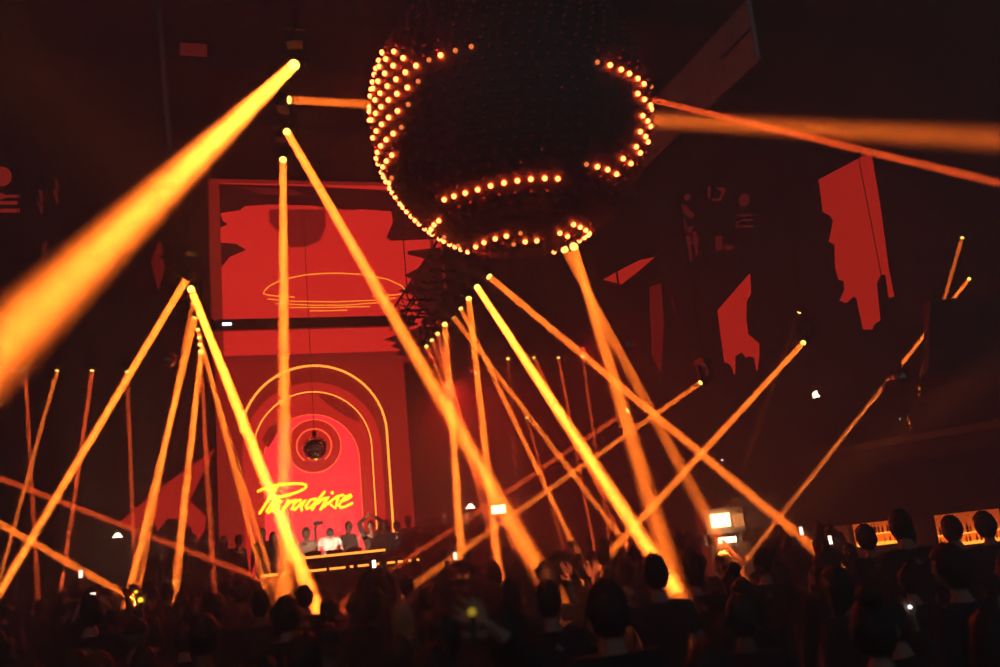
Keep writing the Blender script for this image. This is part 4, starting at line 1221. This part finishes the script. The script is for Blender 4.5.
for side, spots in (('left', [(148, 549, 20.6), (163, 546, 21.2), (178, 549, 20.4), (193, 545, 21.4), (208, 547, 20.6), (224, 544, 21.3), (238, 546, 19.9)]),
                    ('right', [(480, 530, 19.7), (496, 527, 21.3), (507, 529, 20.5), (522, 526, 21.3)])):
    for px, py, Y in spots:
        x, y, h = foot_at(px, py, Y, STAGE)
        fem = random.random() < .45
        person(x, y, STAGE, 'dim guest with %s hair standing on the stage %s of the arch' % ('long' if fem else 'short', side), 'guests standing %s of the arch, %s hair' % (side, 'long' if fem else 'short'), random.choice(['down', 'fore']), fem, 'long' if fem else 'short', True, pi + random.uniform(-.9, .9), random.uniform(1.64, 1.84), M['cloth'][random.choice([1, 2, 3])], random.choice(M['skin']), shoes=False)

# --- the crowd on the dance floor ---------------------------------------------
lines = []
for p, d in BEAMS:
    if d.z < -.05:
        t0, t1 = (2.0 - p.z) / d.z, (1.45 - p.z) / d.z
        lines.append(((p + d * t0).to_2d(), (p + d * t1).to_2d()))


def near_beam(x, y, r):
    q = V((x, y))
    for a, b in lines:
        ab = b - a; u = max(0, min(1, (q - a).dot(ab) / max(ab.length_squared, 1e-9)))
        if (a + ab * u - q).length < r: return True
    return False


taken = []


def head_at(px, py, wpx, h=1.75):
    """stand so that the crown of a person h tall is seen at (px, py); distance follows from the floor"""
    p = at(px, py, Z=h * .995); return p.x, p.y


def feature(px, py, h, label, **kw):
    x, y = head_at(px, py, 0, h); taken.append((x, y))
    return person(x, y, 0, label, None, h=h, **kw)


feature(308, 577, 1.80, 'broad short haired person silhouetted where the thickest yellow beam lands', pose='down', rz=.1, cloth=M['cloth'][4])
feature(286, 601, 1.76, 'person with dark hair where the upright beam left of the arch ends', pose='down', style='curly', cloth=M['cloth'][4])
feature(691, 556, 1.79, 'dark round headed person standing beside the lower end of the steep globe beam', pose='down', style='curly', rz=.15, cloth=M['cloth'][4])
feature(733, 571, 1.66, 'person with hair in a bun beside the bright lit raised arm', pose='fore', fem=True, style='bun', cloth=M['cloth'][0])
feature(402, 602, 1.66, 'person with long blond hair in the dark crowd below the booth', pose='down', fem=True, style='long', hair=M['hair_blond'], cloth=M['cloth'][1])
feature(548, 583, 1.78, 'short haired person whose head catches the end of the long central beam', pose='fore', cloth=M['cloth'][0])
feature(952, 517, 1.84, 'tall person in front of the right end of the glowing bar', pose='down', cloth=M['cloth'][4])
feature(985, 515, 1.80, 'person with curly hair at the right edge before the glowing bar', pose='down', style='curly', cloth=M['cloth'][4])
feature(906, 525, 1.80, 'short haired person silhouetted against the left bottle shelves', pose='fore', cloth=M['cloth'][4])
feature(866, 528, 1.78, 'person silhouetted at the left end of the glowing bar', pose='down', style='curly', cloth=M['cloth'][4])
feature(607, 588, 1.82, 'large dark short haired person in the middle of the crowd', pose='down', style='curly', hair=M['hair'][0], cloth=M['cloth'][4])
feature(505, 612, 1.80, 'large dark figure in the centre near the camera', pose='down', style='curly', cloth=M['cloth'][4])


def hold_spot(px, py, depth, pose, side, fem, style, long_, fine, h, rz, reach=.16):
    """where to stand, and how tall, so that the hand is seen at (px, py) at this distance"""
    B = person_meshes(pose, fem, style, long_, 0.0, fine); J = B['J']
    hand = J['wr' + side] + (J['wr' + side] - J['el' + side]).normalized() * reach
    p = at(px, py, depth)
    h = max(1.56, min(1.96, 1.76 * p.z / hand.z)); s = h / 1.76
    hw = Matrix.Rotation(rz, 3, 'Z') @ (hand * s)
    d = ray(px, py); t = (hw.z - CAM.z) / d.z
    if 0 < t < depth * 1.35: p = CAM + d * max(t, depth * .8)
    return p.x - hw.x, p.y - hw.y, h, V((p.x, p.y, hw.z))


def reacher(px, py, depth, side, pose, label, fem=False, rz=0, style='short', long_=False, fine=.0055, **kw):
    x, y, h, hp = hold_spot(px, py, depth, pose, side, fem, style, long_, fine, 1.74, rz); taken.append((x, y))
    person(x, y, 0, label, None, pose, fem, style, long_, rz, h, fine=fine, **kw)
    return hp


h1 = reacher(566, 560, 6.6, 'R', 'half', 'person with one lit arm and loose hand raised in the middle of the crowd', rz=.25, cloth=M['cloth'][0])
h2 = reacher(590, 560, 6.2, 'L', 'halfleft', 'person with open spread hand raised, right of the other raised arm', fem=True, rz=-.2, style='short', cloth=M['cloth'][3])
_p, _d = T2; _t = max(range(2000), key=lambda k: -abs(project(_p + _d * k * .01)[1] - 540)) * .01
_q = project(_p + _d * _t)
h3 = reacher(_q[0] + 1, _q[1], _q[2], 'R', 'bent', 'person whose bent forearm shines bright under the light box', rz=.5, cloth=M['cloth'][0])
reacher(127, 585, 9.5, 'R', 'half', 'person raising an arm before the bright left leaning beams', rz=.1, cloth=M['cloth'][4], skin=M['skin'][2])
reacher(622, 534, 13, 'R', 'half2', 'person with both arms raised where the right fan beam ends', cloth=M['cloth'][3])
reacher(262, 590, 9.0, 'L', 'half2', 'person with both hands raised left of the booth strip', rz=.1, cloth=M['cloth'][4], skin=M['skin'][1])
reacher(395, 566, 11, 'R', 'half', 'person with one hand raised right of the booth', rz=-.2, cloth=M['cloth'][2])
added_front_spot(-4.5, -1.2, 6.5, (h1 + h2) / 2 - V((0, 0, .2)), 1.6, 4, 'added front spotlight high near the camera, lighting two raised arms')
added_front_spot(6.5, -1.2, 5.5, h3 - V((-.05, 0, .15)), 1.5, 2.4, 'added front spotlight high near the camera, lighting the bent arm')
PH = []
for px, py, dep, mt, lab, fem in ((455, 556, 12.5, 'phone_screen', 'person filming with a raised lit phone below the upright right fan beam', False),
                                  (374, 564, 12, 'phone_white', 'person filming with a raised white lit phone before the booth', True),
                                  (81, 543, 12, 'phone_screen', 'person holding up a tall lit phone at the left', False),
                                  (93, 598, 8.5, 'phone_screen', 'person holding a phone low in the crowd at the left', True),
                                  (801, 531, 11, 'phone_screen', 'person holding up a bright phone left of the bar', False),
                                  (830, 540, 10.5, 'phone_screen', 'person holding a small lit phone just left of the bar', True)):
    kw = dict(style='long' if fem else 'short', cloth=M['cloth'][4])
    B = person_meshes('phone', fem, kw['style'], True); J = B['J']; h = 1.66 if fem else 1.78; s = h / 1.76
    mid = ((J['wrR'] + J['wrL']) / 2 + V((0, .05, .12))) * s
    p = at(px, py, dep); x, y = p.x - mid.x, p.y - mid.y; taken.append((x, y))
    zz = p.z - mid.z
    k = (p.z) / mid.z; h2 = max(1.5, min(1.98, h * k)); s = h2 / 1.76
    mid = ((J['wrR'] + J['wrL']) / 2 + V((0, .05, .12))) * s
    person(p.x - mid.x, p.y - mid.y, 0, lab, None, 'phone', fem, kw['style'], True, 0, h2, kw['cloth'])
    phone(V((p.x, p.y, mid.z)), lab.replace('person ', 'phone of the person '), mt, sz=.72)

# --- small lights held in the crowd ---------------------------------------------
def small_light(px, py, depth, r, mt, label, rest=None):
    c = at(px, py, depth); t = thing('hand_light', label, 'light', c)
    bm = bmesh.new(); add_ico(bm, c, r, 2); obj('bulb', bm, M[mt], t)
    L = .11 if rest is None else c.z - r * .8 - rest
    obj('handle', lathe(c + V((0, 0, -r * .8)), (0, 0, -1), [(0, r * .6), (L * .9, r * .55), (L, r * .9)], 10), M['plastic'], t)


for px, py, dep, pose, lab, r, mt, llab in (
        (136, 592, 11.5, 'half', 'person holding up the upper yellow light at the left', .024, 'yellow_light', 'round yellow light held up left of the left fan, upper of two'),
        (140.5, 600, 7.4, 'half', 'person holding up the lower yellow light at the left', .022, 'yellow_light', 'round yellow light held up in the crowd, lower of two'),
        (472, 612, 2.9, 'bent', 'person near the camera holding the blurred yellow light', .014, 'yellow_blur', 'blurred yellow light held near the camera in the centre of the crowd'),
        (910, 607, 4.8, 'half', 'person holding the small white light low at the right', .009, 'phone_white', 'small white light low in the dark crowd at the right')):
    x, y, h, hp = hold_spot(px, py, dep, pose, 'R', False, 'short', True, .0055, 1.74, 0, .10); taken.append((x, y))
    person(x, y, 0, lab, None, pose, False, 'short', True, 0, h, M['cloth'][4], fine=.0055)
    hp = hp + V((0, -.035, 0)); q = at(px, py, (hp - CAM).dot(FWD))
    small_light(px, py, (hp - CAM).dot(FWD), r, mt, llab)
x, y, h, hp = hold_spot(902.5, 578, 7, 'fore', 'R', False, 'short', True, .0085, 1.74, 0, .10); taken.append((x, y))
person(x, y, 0, 'person looking down at a small lit phone below the bar pillar', None, 'fore', False, 'short', True, 0, h, M['cloth'][4])
phone(hp + V((0, -.03, .05)), 'small lit phone screen in the dark crowd below the bar pillar', 'phone_screen', (-.3, -1, .2), (1, 0, .2), sz=.5)
small_light(805, 465, (at(805, 465, Y=21.95) - CAM).dot(FWD), .045, 'phone_white', 'cluster of white glints on the far balcony behind the handrail', mz1)  # glints drawn as a glowing bulb on a stand
small_light(722, 460, 22.6, .022, 'phone_white', 'tiny white light far back left of the balcony', LOW)
small_light(974, 408, (at(974, 408, X=16.2) - CAM).dot(FWD), .03, 'phone_white', 'white light on the near right balcony, at its right end', 3.2)
small_light(937, 411, (at(937, 411, X=16.2) - CAM).dot(FWD), .014, 'phone_white', 'tiny white light in the middle of the near right balcony', 3.2)
small_light(900, 419, (at(900, 419, X=16.2) - CAM).dot(FWD), .016, 'phone_white', 'tiny white light at the left end of the near right balcony', 3.2)

random.seed(11)
POOL = [('down', False, 'short', True), ('down', False, 'curly', True), ('fore', False, 'short', False), ('down', True, 'long', True), ('fore', True, 'long', False),
        ('down', True, 'bun', False), ('down', False, 'cap', True), ('half', False, 'short', False)]
LAB = {'short': ('short haired person in dark clothes standing packed in the crowd', 'crowd, short hair'), 'curly': ('person with thick curly hair and dark clothes standing in the crowd', 'crowd, curly hair'),
       'long': ('long haired person in dark clothes standing packed in the crowd', 'crowd, long hair'), 'bun': ('person with a hair bun and dark clothes standing in the crowd', 'crowd, hair in a bun'), 'cap': ('person in a cap and dark clothes standing packed in the crowd', 'crowd, caps')}
PROT = {}
count = 0
yy = 3.0; row = 0
while yy < 18.2:
    xx = -7.5 + (row % 2) * .33
    while xx < 17:
        x, y = xx + random.uniform(-.10, .10), yy + random.uniform(-.09, .09); xx += .66 + .012 * yy
        hh = random.uniform(1.60, 1.82)
        px, py, dz = project(V((x, y, hh)))
        if dz < 3.0 or not (-70 < px < 1070) or py > 720: continue
        if x > 11.6 - .3 or count > 285: continue
        if near_beam(x, y, .30) or any((x - a) ** 2 + (y - b) ** 2 < .40 for a, b in taken): continue
        if 255 < px < 420 and py < 567 or px > 852 and py < 546 or 690 < px < 762 and py < 548 or px < 130 and py < 590: continue
        kind = random.choices(range(len(POOL)), [5, 2.5, 3, 4, 2, 1.5, 1, .5])[0]
        pose, fem, style, lng = POOL[kind]
        if fem: hh -= .07
        if pose == 'half' and dz < 6: pose, fem, style, lng = POOL[0]; kind = 0
        lab, grp = LAB[style]
        if pose == 'half': lab, grp = 'short haired person with one arm raised, standing packed in the crowd', 'crowd, one arm raised'
        if kind not in PROT:
            PROT[kind] = person(x, y, 0, lab, grp, pose, fem, style, lng, 0, hh, fine=.0085 if pose != 'half' else .0055)
            t = PROT[kind]
        else: t = copy_tree(PROT[kind])
        t.location = (x, y, 0); t.rotation_euler = (0, 0, random.uniform(-.5, .5) - .1); s = hh / 1.76; t.scale = (s, s, s)
        for ch in t.children:
            if ch.name.startswith('shirt'): ch.material_slots[0].material = random.choice(M['cloth'])
            elif ch.name.startswith('body'): ch.material_slots[0].material = random.choice(M['skin'])
            elif ch.name.startswith(('hair', 'cap')): ch.material_slots[0].material = random.choice(M['hair'])
        count += 1
    yy += .60 + .018 * yy; row += 1
print('crowd', count)

# --- guests on the balconies --------------------------------------------------
random.seed(8)
_g = at(820, 388, Y=23.4)
struct('floor_mezzanine_tier', box((_g.x - 1.2, 22.9, mz1), (_g.x + 1.6, 25, _g.z - 1.77)), M['wall'])
person(_g.x, 23.4, _g.z - 1.77, 'dark guest on the far balcony whose head stands before the warm wall lamp', None, 'fore', False, 'curly', True, pi * .8, 1.77, M['cloth'][1], M['skin'][1], shoes=False)
for px, py, Y in ((750, 432, 22.3), (777, 428, 22.5), (800, 430, 22.2)):
    p = at(px, py, Y=Y)
    person(p.x, Y, mz1, 'dark guest leaning at the far balcony handrail', 'guests on the far balcony', 'fore', False, 'short', True, pi * .8, max(1.55, min(1.85, p.z - mz1)), M['cloth'][1], M['skin'][1], shoes=False)
for px, py, yb in ((888, 360, 15.4), (903, 345, 14.6), (922, 325, 13.8), (945, 300, 12.6), (970, 306, 12.0), (992, 318, 11.2)):
    p = at(px, py, X=15.35); x, yb, z, h = 15.35, p.y, 3.2, 1.78
    person(x, yb, z, 'dark guest standing at the near right balcony rail', 'guests on the near right balcony', random.choice(['down', 'fore']), False, random.choice(['short', 'curly']), True, pi * .6, h, M['cloth'][4], M['skin'][2], shoes=False)
